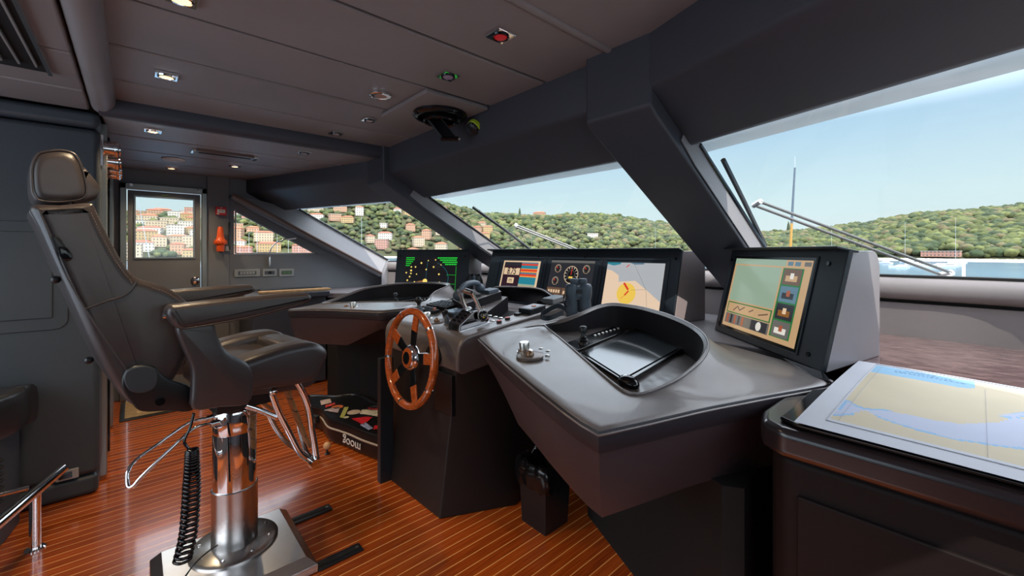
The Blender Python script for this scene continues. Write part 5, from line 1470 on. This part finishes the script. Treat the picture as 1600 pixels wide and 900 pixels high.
# ---- ceiling lights
GLOW = emis('lamp_glow_warm', (1.0, 0.66, 0.34, 1), 2.2)
LENS = mat('lens_lilac', rgb(168, 150, 178), 0.25); LENSR = mat('lens_red', rgb(196, 34, 40), 0.25, emit=rgb(150, 10, 16), estr=0.35); LENSP = mat('lens_pale', rgb(176, 158, 156), 0.3)
def downlight(u, v, z, lit, lens, label, s=0.082, power=7):
    p = pz(u, v, z)
    T = thing('ceiling_light', p, label, 'ceiling light', 'recessed ceiling lights')
    m = MB(); h_ = s / 2
    m.loft([[V((p.x + a * h_ * k, p.y + b_ * h_ * k, p.z + dz)) for a, b_ in ((-1, -1), (1, -1), (1, 1), (-1, 1))] for k, dz in ((1, .004), (1, -.004), (.96, -.006))])
    m.build('frame', CHROME, T, smooth=False)
    m = MB(); m.lathe([(s * .40, .004), (s * .40, .009), (s * .33, .010), (s * .31, .005)], p + V((0, 0, -.001)), (0, 0, -1), 24); m.build('ring', BLACKG if not lit else CHROME, T)
    m = MB(); m.lathe([(s * .30, .006), (s * .26, .0095), (0, .011)], p + V((0, 0, -.001)), (0, 0, -1), 24); m.build('lens', GLOW if lit else lens, T)
    if lit:
        l = lamp('downlight_bulb', 'SPOT', p + V((0, 0, -.02)), power, (1.0, 0.74, 0.46), spot_size=math.radians(125), spot_blend=0.6, shadow_soft_size=0.03)
        l.parent = T; l.location = V((0, 0, -.02))
    return T
downlight(260, 118, 2.094, True, None, 'lit square ceiling light above the helm chair, the largest one in full view', power=34)
downlight(284, -3, 2.094, True, None, 'lit ceiling light cut by the top edge of the photo', power=34)
downlight(239, 204, 2.024, True, None, 'lit ceiling light in the lower rear ceiling near the chrome wall lamp', power=26)
downlight(268, 262, 2.024, True, None, 'small lit ceiling light above the side door, just left of the vent slot', power=20)
downlight(367, 259, 2.024, True, None, 'small lit ceiling light above the fire call point', power=20)
downlight(782, 55, 2.094, False, LENSR, 'ceiling light with a red lens near the windscreen header')
downlight(700, 118, 2.094, False, LENS, 'ceiling light with a lilac lens beside the searchlight hatch panel')
downlight(577, 187, 2.094, False, LENSP, 'unlit ceiling light left of the searchlight hatch panel', .075)
downlight(525, 208, 2.094, False, LENSP, 'unlit ceiling light close to the ceiling step, above the far console')
downlight(475, 238, 2.024, False, LENSP, 'unlit ceiling light in the rear ceiling right of the vent slot')
p = pz(595, 149, 2.096)
S_ = thing('ceiling_speaker', p, 'flat round pale ceiling speaker between the unlit lights and the hatch panel', 'speaker')
MB().lathe([(.055, -.002), (.055, .005), (.050, .008), (.048, .006)], p, (0, 0, -1), 32).build('rim', CHROME, S_)
MB().lathe([(.048, .003), (.03, .006), (0, .007)], p, (0, 0, -1), 32).build('grille', mat('speaker_mesh_pale', rgb(176, 140, 122), 0.6, bump=.3, bscale=200), S_)
p = pz(271, 249, 2.026)
S_ = thing('air_outlet', p, 'round white slatted air outlet in the rear ceiling above the side door', 'vent')
MB().lathe([(.075, -.002), (.075, .005), (.065, .010), (.06, .006)], p, (0, 0, -1), 32).build('rim', WHITEP, S_)
for k in range(7):
    y = -.045 + k * .015; w_ = math.sqrt(max(.058 ** 2 - y * y, 0)); MB().box((p.x - w_, p.y + y - .004, p.z - .009), (p.x + w_, p.y + y + .004, p.z - .004)).build('slat', WHITEP, S_)
a = pz(303, 233, 2.026); b_ = pz(397, 248, 2.026)
S_ = thing('slot_vent', a, 'long flat metal slot vent with chrome ends in the rear ceiling', 'vent')
yv = (a.y + b_.y) / 2
MB().box((a.x, yv - .05, 2.014), (b_.x, yv + .05, 2.030)).build('vent_body', mat('vent_bronze', rgb(118, 100, 92), 0.35, 0.6), S_, bevel=.003)
MB().box((a.x + .03, yv - .018, 2.012), (b_.x - .03, yv + .018, 2.015)).build('vent_slot', SEAM, S_, smooth=False)
for x in (a.x, b_.x): MB().box((x - .014, yv - .052, 2.010), (x + .014, yv + .052, 2.030)).build('end_cap', CHROME, S_, bevel=.003)
# slatted return air grille in the aft ceiling
S_ = thing('return_air_grille', (-.5, 1.9, 2.05), 'large black ceiling grille with thin silver bars in the upper left corner', 'vent')
MB().box((-0.80, 1.10, 2.040), (-0.262, 2.58, 2.0495)).build('grille_back', SEAM, S_)
for k in range(9):
    x = -0.29 - k * 0.045
    MB().box((x - .003, 1.12, 2.030), (x + .003, 2.50, 2.040)).build('bar', ALUP, S_)
MB().box((-0.268, 1.10, 2.034), (-0.256, 2.60, 2.0495)).build('edge_strip', STEEL, S_)

# ---- searchlight hatch panel and its control
HP = thing('hatch_panel', (1.26, 2.06, 2.08), 'square leather covered hatch panel on the ceiling in front of the helm', 'panel')
MB().box((1.06, 1.805, 2.078), (1.446, 2.315, 2.100)).build('panel_board', LEATHER, HP, bevel=.006)
c = V((1.285, 2.04, 2.078))
SL = thing('searchlight_control', c, 'black ring and hinged handle of the searchlight control under the hatch panel', 'searchlight control')
MB().lathe([(.150, 0), (.150, .014), (.138, .026), (.125, .028), (.120, .010), (.118, 0.002)], c, (0, 0, -1), 48).build('mount_ring', BLACKG, SL)
MB().lathe([(.118, 0.0), (.118, .003), (0, .003)], c, (0, 0, -1), 40).build('mount_disc', SEAM, SL)
MB().lathe([(.095, .0), (.095, .045), (.088, .052), (.080, .045), (.080, .003)], c, (0, 0, -1), 40).build('turning_collar', BLACKG, SL)
g0 = at(676, 186, (c - V((0, 0, CAMZ))).dot(FW)); g1 = at(702, 217, (c - V((0, 0, CAMZ))).dot(FW) - .04)
dr = (g1 - g0).normalized(); sd = RT.copy(); up = dr.cross(sd).normalized()
def pl4(o, w, l_, th, off): 
    return [o + sd * -w + up * off, o + sd * w + up * off, o + sd * w + dr * l_ + up * off, o + sd * -w + dr * l_ + up * off]
Lh = (g1 - g0).length
MB().prism(pl4(g0, .035, Lh, 0, 0), up * .008).build('handle_plate', BLACKP, SL, bevel=.002)
for s_ in (-1, 1):
    MB().prism([g0 + sd * .035 * s_, g0 + sd * .035 * s_ + up * .05, g1 + sd * .035 * s_ + up * .028, g1 + sd * .035 * s_], sd * .005 * s_).build('handle_side', BLACKP, SL, bevel=.0015)
MB().cyl(g1 - sd * .045, g1 + sd * .05, .013, 14).build('handle_grip', BLACKG, SL)
MB().sphere(g1 + sd * .055, .008, 10, 8).build('grip_knob', NICKEL, SL)
p = pxx(742, 199, 1.45)
AL = thing('smoke_alarm', p, 'small round black detector with a lime green ring on the header below the hatch', 'detector')
ax = V((-0.75, 0, -.66)).normalized()
MB().lathe([(.046, -.01), (.046, .012), (.042, .016)], p, ax, 28).build('base', mat('lime_green', rgb(176, 200, 40), 0.4), AL)
MB().lathe([(.043, .016), (.040, .030), (.026, .040), (0, .042)], p, ax, 28).build('cap', BLACKP, AL)
for k in range(12):
    a = 2 * PI * k / 12; q = V((0, 0, 1)).rotation_difference(ax).to_matrix()
    MB().cbox(p + q @ V((.040 * math.cos(a), .040 * math.sin(a), .024)), (.005, .005, .005)).build('slot', ALUP, AL)

# ---- port wall fittings
p = pyy(345, 330, 4.985)
FC = thing('fire_call_point', p, 'red square fire alarm call point on the pillar beside the side door', 'fire alarm')
MB().cbox(p + V((0, -.015, 0)), (.088, .03, .082)).build('case', RED, FC, bevel=.004)
MB().cbox(p + V((0, -.031, -.002)), (.064, .004, .034)).build('window', mat('call_point_white', rgb(222, 214, 208), .4), FC, bevel=.001)
for dx in (-.014, 0, .014): MB().cbox(p + V((dx, -.034, -.002)), (.007, .002, .006)).build('mark', SEAM, FC)
MB().cbox(p + V((-.026, -.031, -.031)), (.02, .003, .009)).build('label_strip', WHITEP, FC)
MB().cbox(p + V((0, -.031, .031)), (.012, .003, .007)).build('label_strip', WHITEP, FC)
p = pyy(343, 393, 4.985) + V((0, -.06, 0))
SLT = thing('lifebuoy_light', p, 'orange bell-shaped rescue light clipped to the pillar under the fire call point', 'rescue light')
k_ = .205 / .205
MB().lathe([(.0, 0), (.030, .0), (.034, .01), (.034, .062), (.046, .072), (.052, .085), (.052, .100), (.044, .112), (.034, .125), (.030, .15), (.024, .225), (.018, .240), (.0, .243)], p, (0, 0, 1), 20).build('light_body', ORANGE, SLT)
for k in range(12):
    a = 2 * PI * k / 12; MB().box((p.x + .050 * math.cos(a) - .004, p.y + .050 * math.sin(a) - .004, p.z + .076), (p.x + .050 * math.cos(a) + .004, p.y + .050 * math.sin(a) + .004, p.z + .106)).build('grip_rib', ORANGE, SLT)
MB().lathe([(.012, -.012), (.012, 0), (0, 0)], p, (0, 0, 1), 10).build('base_plug', BLACKP, SLT)
q = pyy(358, 390, 4.97)
MB().box((q.x - .035, 4.95, q.z - .014), (q.x + .008, 4.985, q.z + .034)).build('wall_clip', ALUP, SLT, bevel=.002)
q0 = pyy(358.5, 391, 4.96); q1 = pyy(358.5, 347, 4.96)
MB().box((q0.x - .007, 4.95, q0.z), (q0.x + .007, 4.985, q1.z)).build('wall_bracket_bar', BLACKG, SLT, bevel=.002)
g = pyy(421, 413, 5.0)
GL = thing('gooseneck_lamp', g, 'slim chrome gooseneck lamp arching before the triangular side window', 'lamp')
MB().cyl(pyy(421, 416, 4.975), pyy(421, 401, 4.975), .014, 14).build('lamp_base', CHROME, GL)
MB().tube(smooth_loop([pyy(421, 402, 4.965), pyy(423, 390, 4.95), pyy(431, 380, 4.93), pyy(443, 374, 4.91), pyy(453, 373, 4.89)], 6, closed=False), .0055, 10).build('neck', CHROME, GL)
MB().cyl(pyy(451, 373.5, 4.89), pyy(463, 372, 4.87), .010, 14).build('lamp_head', CHROME, GL)
for (u0, u1, v0, v1, lbl, ins) in ((366, 406, 420, 433, 'widest wall plate with a row of grey rocker switches under the side window', 5), (410, 432, 420, 432, 'wall plate with one round power socket between its two neighbours', 0), (436, 459, 419.5, 432, 'wall plate with two small green data sockets nearest the console', 2)):
    a = pyy(u0, v1, 5.0); b_ = pyy(u1, v0, 5.0)
    W_ = thing('wall_socket_plate', (a + b_) / 2, lbl, 'socket', 'wall plates under the side window')
    MB().box((a.x, 4.990, a.z), (b_.x, 5.0, b_.z)).build('plate', ALUP, W_, bevel=.003)
    w_ = b_.x - a.x; h_ = b_.z - a.z
    MB().box((a.x + w_ * .15, 4.986, a.z + h_ * .26), (b_.x - w_ * .15, 4.992, b_.z - h_ * .26)).build('insert', mat('insert_grey', rgb(78, 86, 94), .4), W_, bevel=.001)
    if ins:
        for k in range(ins):
            x = a.x + w_ * (.2 + .6 * (k + .5) / ins); MB().box((x - w_ * .25 / ins, 4.984, a.z + h_ * .32), (x + w_ * .25 / ins, 4.988, b_.z - h_ * .32)).build('rocker', ALUP if ins == 5 else mat('data_green', rgb(90, 120, 80), .5), W_, bevel=.0005)
    else:
        MB().lathe([(h_ * .22, 0), (h_ * .22, .004), (h_ * .1, .002), (0, .002)], V(((a.x + b_.x) / 2, 4.987, (a.z + b_.z) / 2)), (0, -1, 0), 16).build('socket', BLACKP, W_)

# ---- door mat
MT = thing('door_mat', (.3, 4.6, 0), 'beige door mat with a dark border on the floor before the side door', 'mat')
a = pz(186, 661, 0)
MB().box((a.x, a.y, .001), (.62, 4.93, .008)).build('mat_border', BLACKP, MT, bevel=.002)
MB().box((a.x + .03, a.y + .05, .008), (.59, 4.90, .011)).build('mat_pile', mat('sisal_beige', rgb(168, 142, 106), .95, bump=-.6, bscale=150, var=.2, vscale=60), MT)
MB().box((a.x + .10, a.y + .12, .011), (.52, 4.86, .013)).build('mat_field', mat('sisal_light', rgb(196, 170, 128), .95, bump=-.6, bscale=150, var=.2, vscale=60), MT)

# ---- stickered instrument case on the floor
zt = 0.165
cpx = [(612, 727, 0), (590, 722, 0), (566, 713, 0), (548, 704, 0), (530, 697, 0), (512, 690, 0), (503, 676, 0), (494, 671, 0), (484, 668, 0), (478, 660, 0), (480, 648, 0)]
fr_ = [pz(*q) for q in cpx]
bk = [V((1.18, 3.42, 0)), V((1.32, 3.35, 0)), V((1.36, 3.1, 0)), V((1.37, 2.85, 0)), V((1.40, 2.65, 0)), V((1.42, 2.50, 0)), V((1.3, 2.40, 0))]
ol = smooth_loop(fr_ + bk, 3)
IC = thing('instrument_case', (1.15, 2.9, 0), 'black moulded instrument case covered in stickers on the floor under the far console', 'case')
cc = sum(ol, V()) / len(ol)
def ring(k, z): return [V((cc.x + (p.x - cc.x) * k, cc.y + (p.y - cc.y) * k, z)) for p in ol]
CASEM = mat('case_shell_black', rgb(20, 21, 24), 0.28)
MB().loft([ring(.93, .008), ring(.97, .02), ring(.985, .05), ring(.985, .095)]).build('lower_shell', CASEM, IC)
MB().loft([ring(.985, .108), ring(.985, .135), ring(.96, .155), ring(.93, .162), ring(.925, .157), ring(.5, .160)]).build('lid', CASEM, IC)
m = MB(); m.tube(ring(.988, .101), .0065, 8, closed=True); m.build('gasket', mat('gasket_beige', rgb(172, 156, 140), .5), IC)
MB().tube(ring(.95, .160), .006, 6, closed=True).build('lid_ridge', CASEM, IC)
for u, v in ((537, 672), (600, 694), (492, 654)):
    p = pz(u, v, .105); MB().cbox(p, (.03, .07, .05), Matrix.Rotation(.35, 3, 'Z')).build('latch', BLACKP, IC, bevel=.004)
# lettering on the near flank, upside down as the case lies
a = pz(566, 713, 0) ; b_ = pz(536, 699, 0)
xdir = (a - b_).normalized(); O_t = (a + b_) / 2 * 1.0; O_t.z = .052
nrm_ = V((xdir.y, -xdir.x, 0)); nrm_ = nrm_ if nrm_.x < 0 else -nrm_
text_mesh('moog', .085, frame(O_t + nrm_ * .006, -xdir, (0, 0, -1)), 'case_lettering', mat('lettering_white', rgb(222, 216, 206), .5), IC, .001)
# stickers on the lid
stk = [((500, 626), (516, 623), (518, 629), (502, 633), rgb(190, 170, 160)), ((508, 633), (523, 629), (524, 632), (509, 637), rgb(196, 60, 44)), ((521, 637), (532, 635), (528, 645), (506, 641), rgb(180, 160, 160)),
       ((549, 654), (573, 651), (582, 652), (568, 664), rgb(196, 26, 40)), ((563, 664), (571, 660), (583, 669), (576, 672), rgb(150, 160, 196)), ((585, 665), (606, 664), (606, 670), (583, 671), rgb(200, 30, 40)),
       ((566, 640), (598, 641), (592, 651), (562, 646), rgb(206, 196, 170)), ((574, 637), (596, 636), (600, 639), (580, 642), rgb(150, 40, 40)), ((598, 655), (606, 654), (606, 663), (598, 663), rgb(200, 190, 170))]
for i, s_ in enumerate(stk):
    P = [pz(u, v, .1645) for u, v in s_[:4]]
    MB().prism(P, (0, 0, .0008)).build('sticker', mat('sticker_tint_' + 'abcdefghi'[i], s_[4], .5, var=.3, vscale=40), IC, smooth=False)
for (u, v, rx, ry, c_) in ((553, 644, .045, .035, rgb(196, 178, 156)), (527, 636, .04, .025, rgb(206, 104, 40)), (541, 652, .018, .02, rgb(200, 190, 160)), (585, 636, .03, .015, rgb(60, 60, 66))):
    p = pz(u, v, .1645); MB().lathe([(rx, 0), (rx, .0008), (0, .0008)], p, seg=24).build('sticker', mat('sticker_disc', c_, .5), IC, smooth=False)
P = [pz(u, v, .1648) for u, v in ((538, 636), (545, 636), (537, 653), (531, 652))]; MB().prism(P, (0, 0, .0008)).build('sticker', mat('sticker_olive', rgb(170, 170, 90), .5), IC, smooth=False)
WLET = mat('sticker_white_letters', rgb(226, 220, 208), .5)
P0 = pz(577, 646, .166); text_mesh('ZHU', .06, frame(P0, (pz(590, 647, .166) - P0), (pz(582, 640, .166) - P0)), 'sticker_letters', WLET, IC, .0004)
# wooden castor bead by the case
p = pz(517, 696, .04)
WH = thing('wooden_bead', p, 'round pale wooden bead standing beside the instrument case', 'bead'); p.z = .024
WH.location.z = 0; WH['_o'] = [p.x, p.y, 0]
MB().sphere(V((p.x - .03, p.y - .02, .055)), .024, 16, 10).build('bead_ball', mat('beech_wood', rgb(206, 158, 112), .4), WH)
MB().lathe([(.016, 0), (.016, .006), (.007, .010), (.007, .034), (0, .034)], (p.x - .03, p.y - .02, 0)).build('stem', BLACKP, WH)

# ---- waste bin with a bag
BNN = thing('waste_bin', (1.47, 1.41, 0), 'small black square waste bin with a crumpled liner under the near console', 'bin')
m = MB(); m.loft([[V((1.47 + a * s_, 1.40 + b_ * s_, z)) for a, b_ in ((-1, -1), (1, -1), (1, 1), (-1, 1))] for s_, z in ((.078, 0), (.09, .29), (.086, .29), (.075, .02))]); m.build('bin_body', BLACKP, BNN, bevel=.004)
m = MB(); rg = random.Random(4); rings = []
for s_, z in ((.100, .20), (.104, .25), (.100, .30), (.088, .315), (.075, .29)):
    rings.append([V((1.47 + s_ * (1 + rg.uniform(-.08, .10)) * max(-1, min(1, 1.35 * math.cos(2 * PI * k / 36))), 1.40 + s_ * (1 + rg.uniform(-.08, .1)) * max(-1, min(1, 1.35 * math.sin(2 * PI * k / 36))), z + rg.uniform(-.012, .012))) for k in range(36)])
m.loft(rings, False); m.build('bin_liner', mat('bin_liner_black', rgb(16, 16, 18), .14), BNN, angle=180)

# ================================================================ ON THE CENTRE CONSOLE
def onc(u, v, off=0): return ctop(u, v, off)
def skittle(u, v, h_, label):
    p = onc(u, v); T = thing('joystick', p, label, 'joystick', 'bottle-shaped joysticks')
    s_ = h_ / .12
    MB().lathe([(.028 * s_, 0), (.028 * s_, .006 * s_), (.019 * s_, .012 * s_), (.022 * s_, .02 * s_), (.019 * s_, .027 * s_), (.022 * s_, .034 * s_), (.018 * s_, .042 * s_), (.020 * s_, .05 * s_), (.012 * s_, .066 * s_), (.009 * s_, .08 * s_)], p, CN, 20).build('gaiter', RUBBER, T, angle=60)
    MB().lathe([(.009 * s_, .078 * s_), (.010 * s_, .088 * s_), (.0165 * s_, .096 * s_), (.017 * s_, .108 * s_), (.012 * s_, .118 * s_), (0, .12 * s_)], p, CN, 18).build('knob', BLACKP, T, angle=60)
skittle(657, 499, .135, 'taller black joystick with ribbed rubber gaiter at left of the steering console')
skittle(699, 507, .085, 'smaller black joystick standing between the trackball and the chrome throttle')
p = onc(668, 499); k = thing('control_knob', p, 'silver turning knob beside the tall joystick on the steering console', 'knob', 'console knobs')
MB().lathe([(.031, 0), (.031, .006), (.023, .010), (.023, .038), (.020, .042), (0, .042)], p, CN).build('cap', NICKEL, k)
p = onc(683, 503); k = thing('trackball', p, 'trackball in its steel dish on the steering console', 'trackball', 'console trackballs')
MB().lathe([(.054, -.002), (.054, .003), (.049, .005), (.022, .004), (0, .003)], p, CN).build('dish', mat('dish_bronze_helm', rgb(112, 100, 94), 0.35, 0.6), k)
MB().sphere(p + CN * .007, .017).build('ball', mat('ball_bronze_helm', rgb(140, 112, 92), .2, .5), k)
# throttle
p = onc(733, 509); TH = thing('throttle_control', p, 'chrome twin lever engine throttle on the steering console', 'throttle')
yv_ = V((0, 1, 0)); xv_ = V((1, 0, .125)).normalized()
KT = 1.22
DCH = mat('throttle_chrome', (0.55, 0.55, 0.57, 1), 0.08, 1.0)
def tp(a, b_, c_): return p + xv_ * a * KT + yv_ * b_ * KT + CN * c_ * KT
m = MB(); m.prism([tp(-.085, -.045, 0), tp(.075, -.045, 0), tp(.085, -.045, .02), tp(.045, -.045, .065), tp(0, -.045, .07), tp(-.075, -.045, .03)], yv_ * .09 * KT); m.build('throttle_base', DCH, TH, bevel=.008, seg=3)
m = MB(); m.prism([tp(-.088, -.052, -.002), tp(.090, -.052, -.002), tp(.090, .052, -.002), tp(-.088, .052, -.002)], CN * .006); m.build('throttle_flange', CHROME, TH, bevel=.002)
for i in range(4):
    for j in (-1, 1):
        q = tp(-.062 + i * .017, .018 * j, .038 + i * .0095); MB().cbox(q, (.010, .018, .010), Matrix.Rotation(-.5, 3, 'Y')).build('key', BLACKG, TH, bevel=.002)
for s_ in (-1, 1):
    q = tp(.035, .050 * s_, .045); MB().cyl(q - yv_ * .012, q + yv_ * .014 * s_, .034, 20).build('lever_boss', CHROME, TH, bevel=.003)
    MB().tube([tp(.035, .052 * s_, .05), tp(.012, .052 * s_, .115), tp(.0, .046 * s_, .150)], [.013, .011, .013], 10).build('lever', CHROME, TH)
    MB().tube([tp(.0, .046 * s_, .150), tp(-.012, .012 * s_, .160)], .015, 10).build('lever_grip', CHROME, TH)
q = tp(.035, -.066, .045); MB().cyl(q + yv_ * .010, q, .026, 20).build('maker_badge', BLACKG, TH)
text_mesh('CAT', .020, frame(q - yv_ * .0005 + V((0, 0, .001)), (1, 0, 0), (0, 0, 1)), 'badge_letters', WLET, TH, .0004)
m = MB(); m.add([q + V((-.008, -.0012, -.012)), q + V((.008, -.0012, -.012)), q + V((0, -.0012, -.004))], [(0, 1, 2)]); m.build('badge_triangle', mat('badge_yellow', rgb(240, 200, 30), .5), TH, smooth=False)
# round push buttons
for (u, v, c_) in ((757, 489, 0), (765, 494, 0), (774, 496, 0), (782, 497.5, 0), (760, 500, 0), (769, 502, 0)):
    q = onc(u, v); tag(MB().lathe([(.014, -.001), (.014, .004), (.011, .006), (0, .007)], q, CN, 20).build('push_button', NICKEL, bevel=0), 'pale metal push button beside the throttle', 'button', 'metal buttons beside the throttle')
for (u, v, lbl) in ((780, 504, 'red topped black push button, the nearer of two beside the throttle'), (793, 499, 'red topped black push button, the farther of two beside the throttle')):
    q = onc(u, v); T = thing('emergency_button', q, lbl, 'button', 'red topped buttons')
    MB().lathe([(.015, -.001), (.015, .010), (0, .010)], q, CN, 20).build('button_body', BLACKP, T); MB().lathe([(.013, .009), (.012, .013), (0, .014)], q, CN, 20).build('button_top', mat('button_coral', rgb(214, 104, 90), .4), T)
q = onc(756, 484); T = thing('key_switch', q, 'small ring key standing behind the round buttons', 'key'); MB().tube([q + CN * .018 + V((0, .008 * math.cos(a), .008 * math.sin(a))) for a in [2 * PI * k / 14 for k in range(14)]], .0018, 6, closed=True).build('key_ring', NICKEL, T); MB().cyl(q, q + CN * .010, .006, 10).build('lock', NICKEL, T)
def boxon(u, v, sx, sy, sz, name, mt, label, cat, rot=0, lid=None, off=0, base=None):
    p_ = base or onc(u, v, off); T = thing(name, p_, label, cat)
    R3 = Matrix.Rotation(-math.atan(.125), 3, 'Y') @ Matrix.Rotation(rot, 3, 'Z')
    MB().cbox(p_ + R3 @ V((0, 0, sz / 2)), (sx, sy, sz), R3).build('case', mt, T, bevel=min(.006, sz * .2))
    if lid: MB().cbox(p_ + R3 @ V((0, 0, sz + .0006)), (sx * .82, sy * .82, .0022), R3).build('face', lid, T, bevel=.0008)
    return T, p_, R3
boxon(711, 492, .11, .12, .028, 'display_unit', BLUEBLK, 'flat blue-faced instrument between the joystick and throttle', 'instrument', lid=mat('lcd_blue_grey', rgb(112, 132, 156), .2))
T, p_, R3 = boxon(694, 481, .13, .24, .030, 'radio_keypad', BLACKP, 'black radio unit with rows of grey keys behind the joystick', 'radio')
for i in range(4):
    for j in range(7):
        MB().cbox(p_ + R3 @ V((-.045 + i * .028, -.095 + j * .03, .033)), (.017, .020, .006), R3).build('key', RUBBER, T, bevel=.002)
T, p_, R3 = boxon(672, 488, .05, .16, .022, 'radio_control_head', BLACKP, 'low black control head with round dials left of the radio keypad', 'radio')
for j in range(4): MB().lathe([(.011, 0), (.010, .014), (0, .015)], p_ + R3 @ V((0, -.06 + j * .036, .022)), CN, 16).build('dial', RUBBER if j else mat('dial_rose', rgb(190, 130, 120), .5), T)
# telephone handset on its cradle
a = onc(716, 470, .056); b_ = onc(750, 458, .056)
HS = thing('telephone_handset', (a + b_) / 2, 'black curved telephone handset with a cable lying behind the throttle', 'telephone')
da = (b_ - a)
pth = smooth_loop([a + V((0, 0, .045)), a + da * .25 + V((0, 0, .085)), a + da * .55 + V((0, 0, .090)), a + da * .85 + V((0, 0, .075)), b_ + V((0, 0, .045))], 5, closed=False)
MB().tube(pth, [.018] * len(pth), 12).build('handle', RUBBER, HS)
MB().sphere(a + V((0, 0, .034)), .036, 16, 10, (1, 1, .95)).build('earpiece', RUBBER, HS); MB().sphere(b_ + V((0, 0, .034)), .034, 16, 10, (1, 1, .95)).build('mouthpiece', RUBBER, HS)
MB().tube(smooth_loop([a + V((-.02, .02, .02)), onc(700, 470, .012), onc(690, 477, .02), onc(680, 480, .035)], 6, closed=False), .004, 6).build('cable', BLACKG, HS)
MB().cbox((a + b_) / 2 + V((0, 0, .012)), (.06, .15, .024), Matrix.Rotation(.2, 3, 'Z')).build('cradle', BLACKP, HS, bevel=.004)
# small compact binoculars far behind
q = pz(741, 451, .96)
SB = thing('compact_binoculars', q, 'small black binoculars standing far back between radar and triple display', 'binoculars')
for s_ in (-1, 1):
    w_ = RT * .030 * s_
    MB().tube([q + w_ * 1.6, q + w_ * 1.5 + UP * .07, q + w_ * 1.1 + UP * .11], [.040, .034, .028], 14).build('barrel', BLACKP, SB)
    MB().cyl(q + w_ * 1.0 + UP * .11, q + w_ * 1.0 + UP * .135, .022, 12).build('eyecup', BLACKG, SB)
MB().cbox(q + UP * .09, (.05, .05, .045)).build('bridge', RUBBER, SB, bevel=.006)
MB().tube(smooth_loop([q - RT * .04 + UP * .07, q - RT * .085 + UP * .055, q - RT * .10 + UP * .02, q - RT * .08], 5, closed=False), .003, 6).build('strap', BLACKG, SB)
MB().box((q.x - .12, q.y - .14, DZ + .001), (q.x + .08, q.y + .12, q.z - .002)).build('stand_block', LEATHER_POD, SB, bevel=.004)
boxon(765, 457, .09, .10, .024, 'grey_junction_box', RUBBER, 'flat grey box lying right of the telephone handset', 'box', off=.056)
boxon(832, 487, .13, .10, .032, 'autopilot_remote', BLUEBLK, 'black boxed remote with silver face and orange mark on the console right side', 'remote control', lid=mat('remote_silver', rgb(140, 146, 156), .35))
q = onc(834, 478, .035); tag(MB().lathe([(.014, 0), (.013, .003), (0, .004)], q, CN, 16).build('orange_dial', mat('dial_orange', rgb(196, 110, 50), .4)), 'small orange round dial on top of the black boxed remote', 'dial')
boxon(866, 472, .12, .09, .034, 'handheld_gps', mat('grey_plastic', rgb(120, 124, 128), .45), 'grey handheld navigation unit before the binoculars', 'navigation unit', lid=mat('lcd_grey', rgb(150, 160, 168), .2))
boxon(809, 492, .03, .035, .012, 'toggle_switch', BLUEBLK, 'tiny black rocker switch on the console right edge', 'switch')
# large binoculars standing on end
q = pz(903, 489, 1.00); q = at(904, 493, 2.32)
BI = thing('binoculars', q, 'large slate grey rubber binoculars standing upright before the chart screen', 'binoculars')
S3 = RT
for s_ in (-1, 1):
    w_ = S3 * .038 * s_
    MB().lathe([(.031, 0), (.033, .006), (.032, .05), (.029, .085), (.034, .105), (.036, .125), (.036, .155), (.030, .172), (.020, .176)], q + w_, (0, 0, 1), 24).build('barrel', RUBBER, BI, angle=60)
    e_ = q + w_ * .62
    MB().lathe([(.018, .170), (.023, .178), (.023, .200), (.021, .204), (0, .204)], e_, (0, 0, 1), 20).build('eyecup', RUBBER, BI, angle=60)
MB().cbox(q + UP * .130, (.055, .05, .065), Matrix.Rotation(YAW - PI / 2, 3, 'Z')).build('bridge', RUBBER, BI, bevel=.012)
MB().cyl(q + UP * .135 - FW * .02, q + UP * .135 - FW * .034, .014, 16).build('focus_wheel', BLACKP, BI)
MB().box((q.x - .05, q.y - .055, .935), (q.x + .06, q.y + .05, q.z - .0015)).build('stand_block', LEATHER_POD, BI, bevel=.004)
sp0 = q - S3 * .075 + UP * .12
pth = smooth_loop([sp0, at(880, 470, 2.26), at(886, 484, 2.22), at(872, 478, 2.2), at(852, 487, 2.16), at(845, 494, 2.1), at(858, 497, 2.1), at(880, 488, 2.2)], 6, closed=False)
rows = []
for i, pnt in enumerate(pth):
    rows.append([pnt + UP * .012, pnt - UP * .012])
m = MB(); m.loft([[pnt + UP * .013, pnt + UP * .013 + FW * .003, pnt - UP * .013 + FW * .003, pnt - UP * .013] for pnt in pth]); m.build('neck_strap', BLUEBLK, BI)
# computer mouse like puck in the near recess
q = pfl(982, 600, .004)
MS = thing('trackball_mouse', q, 'shiny black mouse resting in the near corner of the console recess', 'mouse')
dm = (pfl(990, 606) - pfl(970, 596)).normalized(); sm_ = nfl.cross(dm)
M4 = frame(q, dm, sm_)
m = MB(M4); m.sphere((0, 0, .004), 1, 18, 12, (.045, .028, .024)); m.build('mouse_body', BLACKG, MS, angle=180)
m = MB(M4); m.sphere((-.012, 0, .012), .016, 14, 10); m.build('mouse_ball', CHROME, MS)
